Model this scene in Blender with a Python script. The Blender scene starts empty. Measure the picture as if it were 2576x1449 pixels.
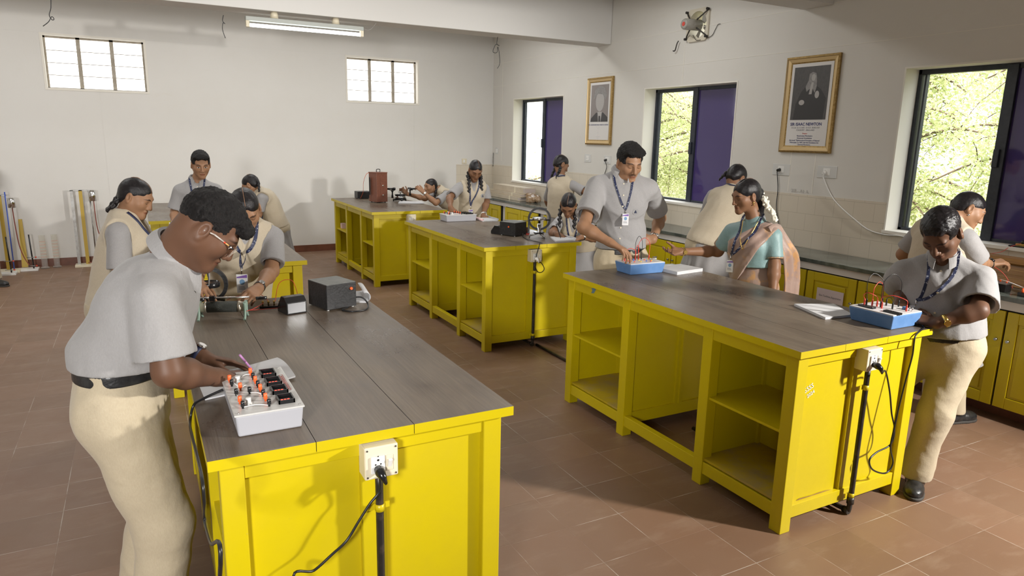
import bpy, bmesh, math, random
import numpy as np
from mathutils import Vector, Matrix
random.seed(7)
S = bpy.context.scene
COL = S.collection
PI = math.pi

# ------------------------------------------------------------------ camera
YAW, PITCH, ROLL, FPX, CZ = 0.4935, 0.2139, 0.0209, 1741.26, 1.7803
W_, H_ = 2576, 1449
_cy, _sy, _cp, _sp = math.cos(YAW), math.sin(YAW), math.cos(PITCH), math.sin(PITCH)
_F = Vector((_sy*_cp, _cy*_cp, -_sp)); _r = Vector((_cy, -_sy, 0)); _u = _r.cross(_F)
_R = _r*math.cos(ROLL) + _u*math.sin(ROLL); _U = _u*math.cos(ROLL) - _r*math.sin(ROLL)
CAMP = Vector((0, 0, CZ))
cd = bpy.data.cameras.new('camera'); cam = bpy.data.objects.new('camera', cd); COL.objects.link(cam)
cd.sensor_fit = 'HORIZONTAL'; cd.sensor_width = 36; cd.lens = FPX/W_*36; cd.clip_start = .05; cd.clip_end = 200
m = Matrix((_R, _U, -_F)).transposed().to_4x4(); m.translation = CAMP; cam.matrix_world = m
S.camera = cam

def at(px, py, ax, v):
    """point of the room seen at a photo pixel, at a known depth (plane ax = v)"""
    d = _F + _R*((px-W_/2)/FPX) - _U*((py-H_/2)/FPX)
    i = 'xyz'.index(ax)
    return CAMP + d*((v-CAMP[i])/d[i])

# ------------------------------------------------------------------ objects
def props(o, label=None, cat=None, group=None, kind=None):
    if label: o['label'] = label
    if cat: o['category'] = cat
    if group: o['group'] = group
    if kind: o['kind'] = kind
    return o
def thing(name, label, cat, loc=(0, 0, 0), group=None):
    o = bpy.data.objects.new(name, None); COL.objects.link(o); o.location = loc; o.empty_display_size = .1
    return props(o, label, cat, group)
def wloc(o):
    v = Vector((0, 0, 0))
    while o: v += o.location; o = o.parent
    return v
def copy_tree(o, parent=None):
    c = o.copy(); COL.objects.link(c)
    if parent: c.parent = parent
    for ch in list(o.children): copy_tree(ch, c)
    return c

class MB:
    """collects shapes in world coordinates; build() links them as ONE mesh object"""
    def __init__(s): s.v = []; s.f = []; s.mi = []; s.sm = []
    def add(s, vs, fs, mi=0, smooth=False):
        b = len(s.v); s.v += [tuple(v) for v in vs]
        for f in fs: s.f.append([b+i for i in f]); s.mi.append(mi); s.sm.append(smooth)
        return s
    def box(s, a, b, mi=0):
        x0, y0, z0 = [min(p, q) for p, q in zip(a, b)]; x1, y1, z1 = [max(p, q) for p, q in zip(a, b)]
        return s.add([(x0,y0,z0),(x1,y0,z0),(x1,y1,z0),(x0,y1,z0),(x0,y0,z1),(x1,y0,z1),(x1,y1,z1),(x0,y1,z1)],
                     [(0,3,2,1),(4,5,6,7),(0,1,5,4),(1,2,6,5),(2,3,7,6),(3,0,4,7)], mi)
    def obox(s, c, ax, ay, az, mi=0):
        """oriented box: centre and three half-axis vectors"""
        c, ax, ay, az = map(Vector, (c, ax, ay, az))
        if ax.cross(ay).dot(az) < 0: az = -az
        vs = [c+ax*i+ay*j+az*k for k in (-1, 1) for i, j in ((-1,-1),(1,-1),(1,1),(-1,1))]
        return s.add(vs, [(0,3,2,1),(4,5,6,7),(0,1,5,4),(1,2,6,5),(2,3,7,6),(3,0,4,7)], mi)
    def rings(s, rings, mi=0, closed=False, cap=True, smooth=True):
        n = len(rings[0]); vs = [p for r in rings for p in r]; fs = []; m = len(rings)
        for i in range(m if closed else m-1):
            for j in range(n):
                k = (j+1) % n; i2 = (i+1) % m
                fs.append((i*n+j, i*n+k, i2*n+k, i2*n+j))
        if cap and not closed: s.add(vs, fs, mi, smooth); b = len(s.v)-len(vs); s.f += [[b+j for j in range(n)][::-1], [b+(m-1)*n+j for j in range(n)]]; s.mi += [mi, mi]; s.sm += [False, False]
        else: s.add(vs, fs, mi, smooth)
        return s
    def tube(s, pts, r, n=8, mi=0, closed=False, smooth=True):
        pts = [Vector(p) for p in pts]; m = len(pts); R = []
        rr = r if isinstance(r, (list, tuple)) else [r]*m
        up = None
        for i, p in enumerate(pts):
            if closed: t = pts[(i+1) % m]-pts[i-1]
            else: t = pts[min(i+1, m-1)]-pts[max(i-1, 0)]
            t = t.normalized() if t.length > 1e-9 else Vector((0, 0, 1))
            if up is None: up = t.orthogonal().normalized()
            up = (up - t*up.dot(t))
            up = up.normalized() if up.length > 1e-6 else t.orthogonal().normalized()
            w = t.cross(up)
            R.append([p + (up*math.cos(2*PI*j/n)+w*math.sin(2*PI*j/n))*rr[i] for j in range(n)])
        return s.rings(R, mi, closed, True, smooth)
    def cyl(s, a, b, r, r2=None, n=20, mi=0): return s.tube([a, b], [r, r if r2 is None else r2], n, mi)
    def lathe(s, c, axis, prof, n=24, mi=0):
        """prof: (radius, height) along axis from c"""
        c = Vector(c); axis = Vector(axis).normalized(); u = axis.orthogonal().normalized(); w = axis.cross(u)
        return s.rings([[c+axis*h+(u*math.cos(2*PI*j/n)+w*math.sin(2*PI*j/n))*max(r, 1e-5) for j in range(n)] for r, h in prof], mi)
    def torus(s, c, axis, R, r, n=40, k=10, mi=0):
        c = Vector(c); axis = Vector(axis).normalized(); u = axis.orthogonal().normalized(); w = axis.cross(u)
        return s.tube([c+(u*math.cos(2*PI*j/n)+w*math.sin(2*PI*j/n))*R for j in range(n)], r, k, mi, True)
    def ball(s, c, r, n=12, mi=0, sc=(1, 1, 1)):
        c = Vector(c); prof = [(math.sin(PI*i/n), -math.cos(PI*i/n)) for i in range(n+1)]
        return s.rings([[c+Vector((max(p, 1e-4)*math.cos(2*PI*j/(2*n))*r*sc[0], max(p, 1e-4)*math.sin(2*PI*j/(2*n))*r*sc[1], h*r*sc[2])) for j in range(2*n)] for p, h in prof], mi)
    def prism(s, poly, d, mi=0):
        """poly: list of points, extruded by vector d"""
        d = Vector(d); poly = [Vector(p) for p in poly]; n = len(poly)
        return s.add(poly+[p+d for p in poly], [tuple(range(n))[::-1], tuple(n+i for i in range(n))]+[(i, (i+1) % n, n+(i+1) % n, n+i) for i in range(n)], mi)
    def grid(s, fn, nu, nv, mi=0, smooth=True):
        vs = [fn(i/nu, j/nv) for j in range(nv+1) for i in range(nu+1)]
        return s.add(vs, [(j*(nu+1)+i, j*(nu+1)+i+1, (j+1)*(nu+1)+i+1, (j+1)*(nu+1)+i) for j in range(nv) for i in range(nu)], mi, smooth)
    def build(s, name, mats, parent=None, bev=0, seg=2, thick=0, label=None):
        me = bpy.data.meshes.new(name); o = bpy.data.objects.new(name, me); COL.objects.link(o)
        off = wloc(parent) if parent else Vector((0, 0, 0))
        me.from_pydata([tuple(Vector(v)-off) for v in s.v], [], s.f); me.update()
        if not isinstance(mats, (list, tuple)): mats = [mats]
        for m_ in mats: me.materials.append(m_)
        me.polygons.foreach_set('material_index', s.mi); me.polygons.foreach_set('use_smooth', s.sm)
        if bev or thick:
            bm = bmesh.new(); bm.from_mesh(me)
            bmesh.ops.recalc_face_normals(bm, faces=bm.faces)
            if bev:
                es = [e for e in bm.edges if len(e.link_faces) == 2 and e.calc_face_angle(0) > .6]
                bmesh.ops.bevel(bm, geom=es, offset=bev, segments=seg, profile=.5, affect='EDGES', clamp_overlap=True)
            bm.to_mesh(me); bm.free()
        if thick:
            md = o.modifiers.new('thickness', 'SOLIDIFY'); md.thickness = thick; md.offset = 0
        if parent: o.parent = parent
        if label: o['label'] = label
        return o

def text(name, body, size, loc, xdir, ydir, m_, parent=None, align='CENTER', ext=.0004, bold=0):
    cu = bpy.data.curves.new(name, 'FONT'); cu.body = body; cu.size = size; cu.align_x = align; cu.extrude = ext; cu.offset = bold; cu.resolution_u = 2
    t = bpy.data.objects.new('tmp', cu); COL.objects.link(t)
    me = bpy.data.meshes.new_from_object(t.evaluated_get(bpy.context.evaluated_depsgraph_get()))
    bpy.data.objects.remove(t); bpy.data.curves.remove(cu)
    x = Vector(xdir).normalized(); y = Vector(ydir).normalized(); z = x.cross(y)
    M = Matrix((x, y, z)).transposed().to_4x4(); M.translation = Vector(loc) - (wloc(parent) if parent else Vector((0,0,0)))
    me.transform(M); me.name = name
    me.materials.clear(); me.materials.append(m_)
    o = bpy.data.objects.new(name, me); COL.objects.link(o)
    if parent: o.parent = parent
    return o

def bez(p, n=16):
    """smooth path through points (Catmull-Rom)"""
    p = [Vector(q) for q in p]; out = []
    for i in range(len(p)-1):
        a, b, c, d = p[max(i-1, 0)], p[i], p[i+1], p[min(i+2, len(p)-1)]
        for k in range(n):
            t = k/n
            out.append(.5*((2*b)+(c-a)*t+(2*a-5*b+4*c-d)*t*t+(3*b-a-3*c+d)*t**3))
    return out+[p[-1]]

# ------------------------------------------------------------------ materials
def srgb(r, g, b):
    f = lambda c: (c/255/12.92) if c/255 <= .04045 else ((c/255+.055)/1.055)**2.4
    return (f(r), f(g), f(b), 1)
def mat(name, c, rough=.5, metal=0, c2=None, scale=6, stretch=(1, 1, 1), thr=(.35, .65), bump=0, bscale=None, coat=0, detail=6, spec=.5, trans=0, sheen=0):
    m_ = bpy.data.materials.new(name); m_.use_nodes = True; nt = m_.node_tree; b = nt.nodes['Principled BSDF']
    b.inputs['Base Color'].default_value = c; b.inputs['Roughness'].default_value = rough; b.inputs['Metallic'].default_value = metal
    b.inputs['Coat Weight'].default_value = coat; b.inputs['Specular IOR Level'].default_value = spec
    b.inputs['Transmission Weight'].default_value = trans; b.inputs['Sheen Weight'].default_value = sheen
    if c2 or bump:
        tc = nt.nodes.new('ShaderNodeTexCoord'); mp = nt.nodes.new('ShaderNodeMapping'); mp.inputs['Scale'].default_value = stretch
        nt.links.new(tc.outputs['Object'], mp.inputs['Vector'])
    if c2:
        n = nt.nodes.new('ShaderNodeTexNoise'); n.inputs['Scale'].default_value = scale; n.inputs['Detail'].default_value = detail; n.inputs['Roughness'].default_value = .6
        nt.links.new(mp.outputs[0], n.inputs['Vector'])
        r = nt.nodes.new('ShaderNodeValToRGB'); r.color_ramp.elements[0].position = thr[0]; r.color_ramp.elements[1].position = thr[1]
        r.color_ramp.elements[0].color = c; r.color_ramp.elements[1].color = c2
        nt.links.new(n.outputs['Fac'], r.inputs[0]); nt.links.new(r.outputs[0], b.inputs['Base Color'])
    if bump:
        n2 = nt.nodes.new('ShaderNodeTexNoise'); n2.inputs['Scale'].default_value = bscale or scale; n2.inputs['Detail'].default_value = 4
        nt.links.new(mp.outputs[0], n2.inputs['Vector'])
        bp = nt.nodes.new('ShaderNodeBump'); bp.inputs['Strength'].default_value = bump; bp.inputs['Distance'].default_value = .02
        nt.links.new(n2.outputs['Fac'], bp.inputs['Height']); nt.links.new(bp.outputs[0], b.inputs['Normal'])
    return m_
def emit(name, c, st):
    m_ = bpy.data.materials.new(name); m_.use_nodes = True; b = m_.node_tree.nodes['Principled BSDF']
    b.inputs['Base Color'].default_value = c; b.inputs['Emission Color'].default_value = c; b.inputs['Emission Strength'].default_value = st
    return m_
# ------------------------------------------------------------------ room materials
class NT:
    """tiny node-graph helper"""
    def __init__(s, m_): s.nt = m_.node_tree; s.b = s.nt.nodes['Principled BSDF']
    def n(s, t, **k):
        o = s.nt.nodes.new(t)
        for a, v in k.items():
            if a == 'inp':
                for i, x in v.items():
                    if hasattr(x, 'is_output') or isinstance(x, bpy.types.NodeSocket): s.nt.links.new(x, o.inputs[i])
                    else: o.inputs[i].default_value = x
            else: setattr(o, a, v)
        return o
    def math(s, op, a, b=0, c=0): return s.n('ShaderNodeMath', operation=op, inp={0: a, 1: b, 2: c}).outputs[0]
    def mix(s, f, a, b): return s.n('ShaderNodeMix', data_type='RGBA', inp={0: f, 6: a, 7: b}).outputs[2]
    def noise(s, v, sc, det=5, rough=.6): return s.n('ShaderNodeTexNoise', inp={'Vector': v, 'Scale': sc, 'Detail': det, 'Roughness': rough}).outputs['Fac']
    def ramp(s, f, a, b): return s.n('ShaderNodeMapRange', inp={0: f, 1: a, 2: b}).outputs[0]
    def coords(s, stretch=(1, 1, 1), rnd=False):
        tc = s.n('ShaderNodeTexCoord').outputs['Object']
        if rnd:
            oi = s.n('ShaderNodeObjectInfo').outputs['Random']
            tc = s.n('ShaderNodeVectorMath', operation='ADD', inp={0: tc, 1: s.n('ShaderNodeCombineXYZ', inp={0: s.math('MULTIPLY', oi, 31.), 1: s.math('MULTIPLY', oi, 17.), 2: 0.}).outputs[0]}).outputs[0]
        return s.n('ShaderNodeMapping', inp={'Vector': tc, 'Scale': stretch}).outputs[0]
    def out(s, k, v): s.nt.links.new(v, s.b.inputs[k])
    def bump(s, h, st=.3, d=.01): s.out('Normal', s.n('ShaderNodeBump', inp={'Strength': st, 'Distance': d, 'Height': h}).outputs[0])

def floor_mat():
    m_ = mat('terracotta_tiles', (.2, .1, .07, 1)); g = NT(m_)
    v = g.coords(); sp = g.n('ShaderNodeSeparateXYZ', inp={0: v}); T = .297
    fx = g.math('ADD', g.math('DIVIDE', g.math('SUBTRACT', sp.outputs[0], 1.93), T), 100.); fy = g.math('ADD', g.math('DIVIDE', g.math('SUBTRACT', sp.outputs[1], 2.147), T), 100.)
    e = lambda f: g.math('SUBTRACT', .5, g.math('ABSOLUTE', g.math('SUBTRACT', g.math('FRACT', f), .5)))
    d = g.math('MINIMUM', e(fx), e(fy))
    tid = g.n('ShaderNodeCombineXYZ', inp={0: g.math('FLOOR', fx), 1: g.math('FLOOR', fy), 2: 0.}).outputs[0]
    wn = g.n('ShaderNodeTexWhiteNoise', inp={0: tid}).outputs['Value']
    c = g.mix(wn, (.19, .107, .065, 1), (.238, .136, .086, 1))
    big = g.ramp(g.noise(v, 1.1, 4), .35, .7)
    c = g.mix(g.math('MULTIPLY', big, .5), c, (.215, .14, .088, 1))
    vs = g.coords((1, 3.2, 1)); sc = g.ramp(g.noise(vs, 2.6, 9, .72), .52, .8)
    c = g.mix(g.math('MULTIPLY', sc, .55), c, (.34, .245, .175, 1))
    gm = g.ramp(d, .0075, .004); patch = g.ramp(g.noise(v, 3.4, 5), .48, .62)
    c = g.mix(g.math('MULTIPLY', gm, g.math('ADD', .05, g.math('MULTIPLY', patch, .7))), c, (.52, .46, .40, 1))
    g.out('Base Color', c)
    g.out('Roughness', g.math('ADD', .3, g.math('MULTIPLY', g.noise(v, 7., 5), .3)))
    g.bump(g.math('MULTIPLY', g.ramp(d, 0., .012), 1.), .25, .002)
    return m_
def wood_mat():
    m_ = mat('worn_dark_wood', (.06, .045, .035, 1), .5); g = NT(m_)
    v = g.coords((11, .8, 1), True); v2 = g.coords((1.6, 1, 1), True); v3 = g.coords((46, 1.6, 1), True)
    n1 = g.ramp(g.noise(v, 1.5, 8, .65), .3, .72); n2 = g.ramp(g.noise(v2, 1.5, 8, .66),   .38, .64); n3 = g.ramp(g.noise(v3, 2.2, 7, .65), .36, .7)
    c = g.mix(n1, (.068, .046, .032, 1), (.145, .108, .077, 1))
    c = g.mix(g.math('MULTIPLY', n2, .7), c, (.225, .180, .128, 1))
    c = g.mix(g.math('MULTIPLY', n3, .42), c, (.062, .046, .036, 1))
    sp = g.ramp(g.noise(g.coords((5, 1, 1), True), 5., 10, .8), .62, .74)
    c = g.mix(g.math('MULTIPLY', sp, .4), c, (.36, .33, .29, 1))
    g.out('Base Color', c); g.out('Roughness', g.math('ADD', .27, g.math('MULTIPLY', n2, .2)))
    g.bump(g.math('ADD', g.noise(v3, 2.2, 6), g.math('MULTIPLY', n1, .4)), .2, .004)
    return m_
def yellow_mat(name='yellow_enamel', a=(.57, .45, .002, 1), b=(.48, .365, .003, 1)):
    m_ = mat(name, a, .42); g = NT(m_); v = g.coords((1, 1, 1), True)
    n = g.ramp(g.noise(v, 3., 6), .35, .75); c = g.mix(g.math('MULTIPLY', n, .45), a, b)
    sp = g.ramp(g.noise(v, 38., 4, .7), .73, .77); c = g.mix(g.math('MULTIPLY', sp, .7), c, (.3, .24, .12, 1))
    g.out('Base Color', c); g.out('Roughness', g.math('ADD', .33, g.math('MULTIPLY', n, .2)))
    g.bump(g.noise(v, 24., 3), .12, .004)
    return m_
def wall_mat(name, base, tile=False):
    m_ = mat(name, base, .75); g = NT(m_); v = g.coords()
    n = g.ramp(g.noise(v, 1.3, 8, .62), .38, .75)
    c = g.mix(g.math('MULTIPLY', n, .3), base, (base[0]*.88, base[1]*.86, base[2]*.82, 1))
    st = g.ramp(g.noise(g.coords((1, 1, 2.5)), 2.2, 10, .75), .62, .78); c = g.mix(g.math('MULTIPLY', st, .35), c, (.62, .56, .46, 1))
    g.out('Base Color', c)
    if tile:
        sp = g.n('ShaderNodeSeparateXYZ', inp={0: v})
        rz = g.math('DIVIDE', g.math('SUBTRACT', sp.outputs[2], .849), .152); row = g.math('FLOOR', rz)
        off = g.math('MULTIPLY', g.math('FLOORED_MODULO', row, 2.), .5)
        ry = g.math('ADD', g.math('DIVIDE', g.math('ADD', sp.outputs[0], sp.outputs[1]), .192), off)
        e = lambda f, w: g.math('MULTIPLY', g.math('SUBTRACT', .5, g.math('ABSOLUTE', g.math('SUBTRACT', g.math('FRACT', f), .5))), w)
        d = g.math('MINIMUM', e(rz, .152), e(ry, .192))
        k = g.ramp(d, .0022, .0009)
        c = g.mix(g.math('MULTIPLY', k, .75), c, (.42, .37, .28, 1)); g.out('Base Color', c)
        m_.node_tree.nodes['Principled BSDF'].inputs['Roughness'].default_value = .25
    else: g.bump(g.noise(v, 14., 5), .08, .01)
    return m_
M = {}
M['wall'] = wall_mat('white_plaster', (.72, .705, .675, 1)); M['wallr'] = wall_mat('cream_plaster', (.68, .66, .615, 1)); M['ceil'] = mat('ceiling_white', (.7, .685, .66, 1), .8)
M['tile'] = wall_mat('cream_wall_tiles', (.66, .595, .49, 1), True)
M['floor'] = floor_mat(); M['skirt'] = mat('dark_red_tiles', (.19, .07, .042, 1), .35, c2=(.13, .05, .03, 1), scale=9)
M['wood'] = wood_mat(); M['yel'] = yellow_mat()
M['dustwood'] = mat('dusty_shelf', (.48, .35, .015, 1), .7, c2=(.36, .275, .11, 1), scale=5, thr=(.45, .7), spec=.2)
M['reveal'] = mat('reveal_plaster', (.78, .75, .68, 1), .7)
M['frame'] = mat('blue_black_metal', (.018, .024, .036, 1), .4, c2=(.03, .036, .05, 1), scale=30)
M['dark'] = mat('black_gap', (.01, .009, .008, 1), .9)
M['black'] = mat('black_enamel', (.014, .014, .015, 1), .42, c2=(.03, .03, .032, 1), scale=40, thr=(.5, .8), bump=.1, bscale=90)
M['blackgloss'] = mat('black_plastic', (.012, .012, .013, 1), .2)
M['rubber'] = mat('black_cable', (.012, .012, .013, 1), .35)
M['cream'] = mat('cream_plastic', (.72, .65, .49, 1), .35, c2=(.62, .53, .37, 1), scale=14, thr=(.55, .8))
M['whiteplastic'] = mat('white_plastic', (.78, .77, .74, 1), .35)
M['clearplate'] = mat('clear_plate', (.62, .62, .6, 1), .2)
M['iron'] = mat('rusty_black_pipe', (.018, .015, .013, 1), .4, c2=(.07, .05, .035, 1), scale=24, thr=(.5, .75))
M['chrome'] = mat('chrome', (.7, .7, .7, 1), .18, 1); M['steel'] = mat('dull_steel', (.42, .42, .41, 1), .4, 1, c2=(.3, .29, .27, 1), scale=20)
M['brass'] = mat('brass', (.62, .43, .14, 1), .3, 1)
M['thinglass'] = mat('thin_clear_glass', (.9, .9, .88, 1), .05); _g = NT(M['thinglass']); _g.nt.links.new(_g.n('ShaderNodeMixShader', inp={0: .16, 1: _g.n('ShaderNodeBsdfTransparent', inp={0: (.93, .92, .88, 1)}).outputs[0], 2: _g.b.outputs[0]}).outputs[0], _g.nt.nodes['Material Output'].inputs[0])
M['glass'] = mat('clear_glass', (.95, .95, .95, 1), .03, trans=1)
M['paper'] = mat('paper', (.64, .64, .65, 1), .7, c2=(.57, .57, .58, 1), scale=6); M['pink'] = mat('pink_paper', (.72, .50, .48, 1), .7)
M['ink'] = mat('navy_print', (.03, .04, .16, 1), .7); M['redink'] = mat('red_print', (.55, .06, .04, 1), .7); M['greyink'] = mat('grey_print', (.22, .22, .25, 1), .7)
M['white'] = mat('white_print', (.8, .8, .8, 1), .6)
M['granite'] = mat('dark_green_stone', (.055, .065, .058, 1), .16, c2=(.2, .22, .19, 1), scale=4.5, thr=(.4, .75), detail=10)
M['graniteedge'] = mat('rough_stone_edge', (.035, .045, .04, 1), .5, c2=(.15, .17, .14, 1), scale=60)
M['tint'] = mat('dark_violet_tinted_glass', (.06, .042, .16, 1), .05, spec=.6)
M['red'] = mat('red_plastic', (.75, .07, .03, 1), .35); M['orange'] = mat('orange_plastic', (.85, .13, .03, 1), .35); M['blue'] = mat('blue_steel', (.10, .22, .46, 1), .4, c2=(.125, .25, .50, 1), scale=30)
M['grey'] = mat('light_grey_plastic', (.40, .40, .43, 1), .35); M['panel'] = mat('grey_panel', (.55, .54, .52, 1), .22); M['whitepanel'] = mat('white_panel', (.68, .66, .65, 1), .35)
M['redwire'] = mat('red_wire', (.62, .05, .03, 1), .4); M['yellowdot'] = mat('yellow_plastic', (.8, .55, .05, 1), .4); M['bluedot'] = mat('blue_plastic', (.06, .12, .5, 1), .4)
M['display'] = emit('red_led_display', (1, .08, .04, 1), 1.6)

# ------------------------------------------------------------------ setting
XR, YB, XL, YF, ZC = 5.366, 10.79, -3.4, -3.2, 3.62
def struct(name, mb, m_, label, **k): o = mb.build(name, m_, **k); return props(o, label, None, None, 'structure')
struct('floor', MB().box((XL-.2, YF-.2, -.12), (XR+.3, YB+.2, 0)), M['floor'], 'reddish brown square floor tiles with dusty scuffs')
struct('ceiling', MB().box((XL-.2, YF-.2, ZC), (XR+.3, YB+.2, ZC+.15)), M['ceil'], 'white plastered ceiling above the beams')
WIN = [(8.56, 10.06), (5.30, 6.77), (2.04, 3.555)]; WZ = (1.09, 2.382)
FH = (5.785, 6.075, 2.84, 3.13)     # square hole of the exhaust fan
VENT = [(-.937, .212), (2.89, 4.04)]; VZ = (2.265, 2.93)
b = MB(); t = MB(); T1 = 1.325; xo = XR+.24
def wallseg(y0, y1, z0, z1):
    """right wall slab; its lower band up to T1 is tiled"""
    if z0 < T1 < z1: t.box((XR, y0, z0), (xo, y1, T1)); b.box((XR+.004, y0, T1), (xo, y1, z1))
    elif z1 <= T1: t.box((XR, y0, z0), (xo, y1, z1))
    else: b.box((XR+.004, y0, z0), (xo, y1, z1))
ys = [YF]+[y for w in sorted(WIN) for y in w]+[YB]
for i in range(0, len(ys), 2):
    y0, y1 = ys[i], ys[i+1]
    wallseg(y0, y1, 0, WZ[1])
for (y0, y1) in WIN: wallseg(y0, y1, 0, WZ[0])
b.box((XR+.004, YF, WZ[1]), (xo, YB, FH[2])); b.box((XR+.004, YF, FH[3]), (xo, YB, ZC))
b.box((XR+.004, YF, FH[2]), (xo, FH[0], FH[3])); b.box((XR+.004, FH[1], FH[2]), (xo, YB, FH[3]))
wr = struct('wall_right', b, M['wallr'], 'off-white side wall with three windows')
t.box((4.70, YB-.012, 0), (XR, YB+.001, T1))
struct('trim_1', t, M['tile'], 'cream glazed tile dado along the window wall')
b = MB()
xs = [XL]+[x for v in VENT for x in v]+[XR+.3]
for i in range(0, len(xs), 2): b.box((xs[i], YB, VZ[0]), (xs[i+1], YB+.22, VZ[1]))
b.box((XL, YB, 0), (XR+.3, YB+.22, VZ[0])); b.box((XL, YB, VZ[1]), (XR+.3, YB+.22, ZC))
struct('wall_back', b, M['wall'], 'white back wall with two louvred ventilators')
struct('wall_left', MB().box((XL-.2, YF, 0), (XL, YB, ZC)), M['wall'], 'white wall on the far left')
struct('wall_front', MB().box((XL, YF-.2, 0), (XR, YF, ZC)), M['wall'], 'white wall behind the viewer')
b = MB(); b.box((XL, 7.49, 2.947), (XR, 7.81, ZC)); struct('trim_2', b, M['ceil'], 'deep white concrete beam that carries the tube light', bev=.006)
b = MB(); b.box((XL, 4.28, 2.947), (XR, 4.585, ZC)); struct('trim_3', b, M['ceil'], 'nearer white concrete beam at the top edge', bev=.006)
b = MB(); b.box((XL, YB-.018, 0), (4.9, YB, .1)); struct('baseboard_back', b, M['skirt'], 'dark red tile skirting along the back wall')
# faint plaster joints and conduit chases on the walls
b = MB()
for z in (2.60, 2.96): b.box((XR+.0015, YF, z), (XR+.006, YB, z+.004))
for y0, z0, z1 in ((4.553, 1.34, 1.72), (4.287, 1.34, 1.72), (6.12, 2.38, 2.8), (10.45, 1.4, 3.0)): b.box((XR+.0015, y0, z0), (XR+.006, y0+.008, z1))
struct('trim_4', b, M['reveal'], 'thin plastered conduit lines on the window wall')
b = MB(); b.box((XL, YB-.003, 2.94), (XR, YB, 2.945)); b.box((-.36, YB-.003, .1), (-.354, YB, 2.26)); b.box((3.96, YB-.003, .1), (3.966, YB, 2.27))
struct('trim_5', b, M['wall'], 'faint plaster joint lines on the back wall')

# windows: reveal, frame, open half, tinted sliding half
def window(i, y0, y1, label):
    w = thing('window_%d' % i, label, None, (xo, (y0+y1)/2, WZ[0])); w['kind'] = 'structure'
    z0, z1 = WZ; k = .012; fx0, fx1 = XR+.165, XR+.225
    r = MB(); r.box((XR-.001, y1-k, z0), (xo, y1+.001, z1)); r.box((XR-.001, y0-.001, z0), (xo, y0+k, z1)); r.box((XR-.001, y0+k, z1-k), (xo, y1-k, z1+.001)); r.box((XR-.012, y0-.01, z0-.012), (xo, y1+.01, z0+.012))
    r.build('reveal', M['reveal'], w)
    f = MB(); fw = .05
    f.box((fx0, y0, z0), (fx1, y0+fw, z1)); f.box((fx0, y1-fw*.8, z0), (fx1, y1, z1)); f.box((fx0, y0, z1-fw), (fx1, y1, z1)); f.box((fx0, y0, z0), (fx1, y1, z0+.035))
    ym = y1-.70
    f.box((fx0-.012, ym-.04, z0), (fx1, ym+.035, z1-.02)); f.box((fx0-.03, ym-.01, z0+.55), (fx0, ym+.03, z0+.68))
    f.box((fx0+.01, y1-.075, z0), (fx1-.01, y1-.06, z1))
    f.build('window_frame', M['frame'], w, bev=.003)
    p = MB(); p.box((fx0+.012, y0+fw, z0+.035), (fx0+.02, ym-.02, z1-fw)); p.build('sliding_pane', M['tint'], w)
for i, (y0, y1) in enumerate(WIN):
    window(i+1, y0, y1, ['far window in the side wall, pane slid open, beside the corner', 'middle window in the side wall behind the tall boy, half open', 'nearest window in the side wall behind the bowed boy, half open'][i])
M['lit'] = emit('bright_frosted_glass', (1, 1, .985, 1), 1.7)
for i, (x0, x1) in enumerate(VENT):
    w = thing('window_%d' % (i+4), ['high louvred ventilator over the girl with one long braid', 'high louvred ventilator over the spectrometer table'][i], None, ((x0+x1)/2, YB, VZ[0])); w['kind'] = 'structure'
    z0, z1 = VZ; k = .014
    r = MB(); r.box((x0-.012, YB-.006, z0-.012), (x0+k, YB+.2, z1+.012)); r.box((x1-k, YB-.006, z0-.012), (x1+.012, YB+.2, z1+.012)); r.box((x0+k, YB-.006, z1-k), (x1-k, YB+.2, z1+.012)); r.box((x0+k, YB-.006, z0-.012), (x1-k, YB+.2, z0+k))
    r.build('reveal', M['reveal'], w)
    f = MB(); ww = x1-x0
    for q in range(4): xx = x0+k+(ww-2*k)*q/3; f.box((xx-.022, YB+.09, z0), (xx+.022, YB+.13, z1))
    for j in range(1, 4): zz = z0+.025+(z1-z0-.06)*j/4; f.box((x0, YB+.092, zz-.004), (x1, YB+.10, zz+.004))
    f.box((x0, YB+.09, z1-.035), (x1, YB+.13, z1)); f.box((x0, YB+.09, z0), (x1, YB+.13, z0+.025))
    f.build('window_frame', mat('weathered_wood_%d' % i, (.3, .26, .2, 1), .7, c2=(.42, .38, .32, 1), scale=12), w)
    for q in range(3):
        p = MB()
        for j in range(4):
            za = z0+.025+(z1-z0-.06)*j/4; zb = z0+.025+(z1-z0-.06)*(j+1)/4
            xa = x0+k+(ww-2*k)*q/3+.02; xb = x0+k+(ww-2*k)*(q+1)/3-.02
            p.add([(xa, YB+.105, za+.004), (xb, YB+.105, za+.004), (xb, YB+.13, zb-.001), (xa, YB+.13, zb-.001)], [(0, 1, 2, 3)])
        p.build('pane', M['lit'], w, thick=.004)

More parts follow.
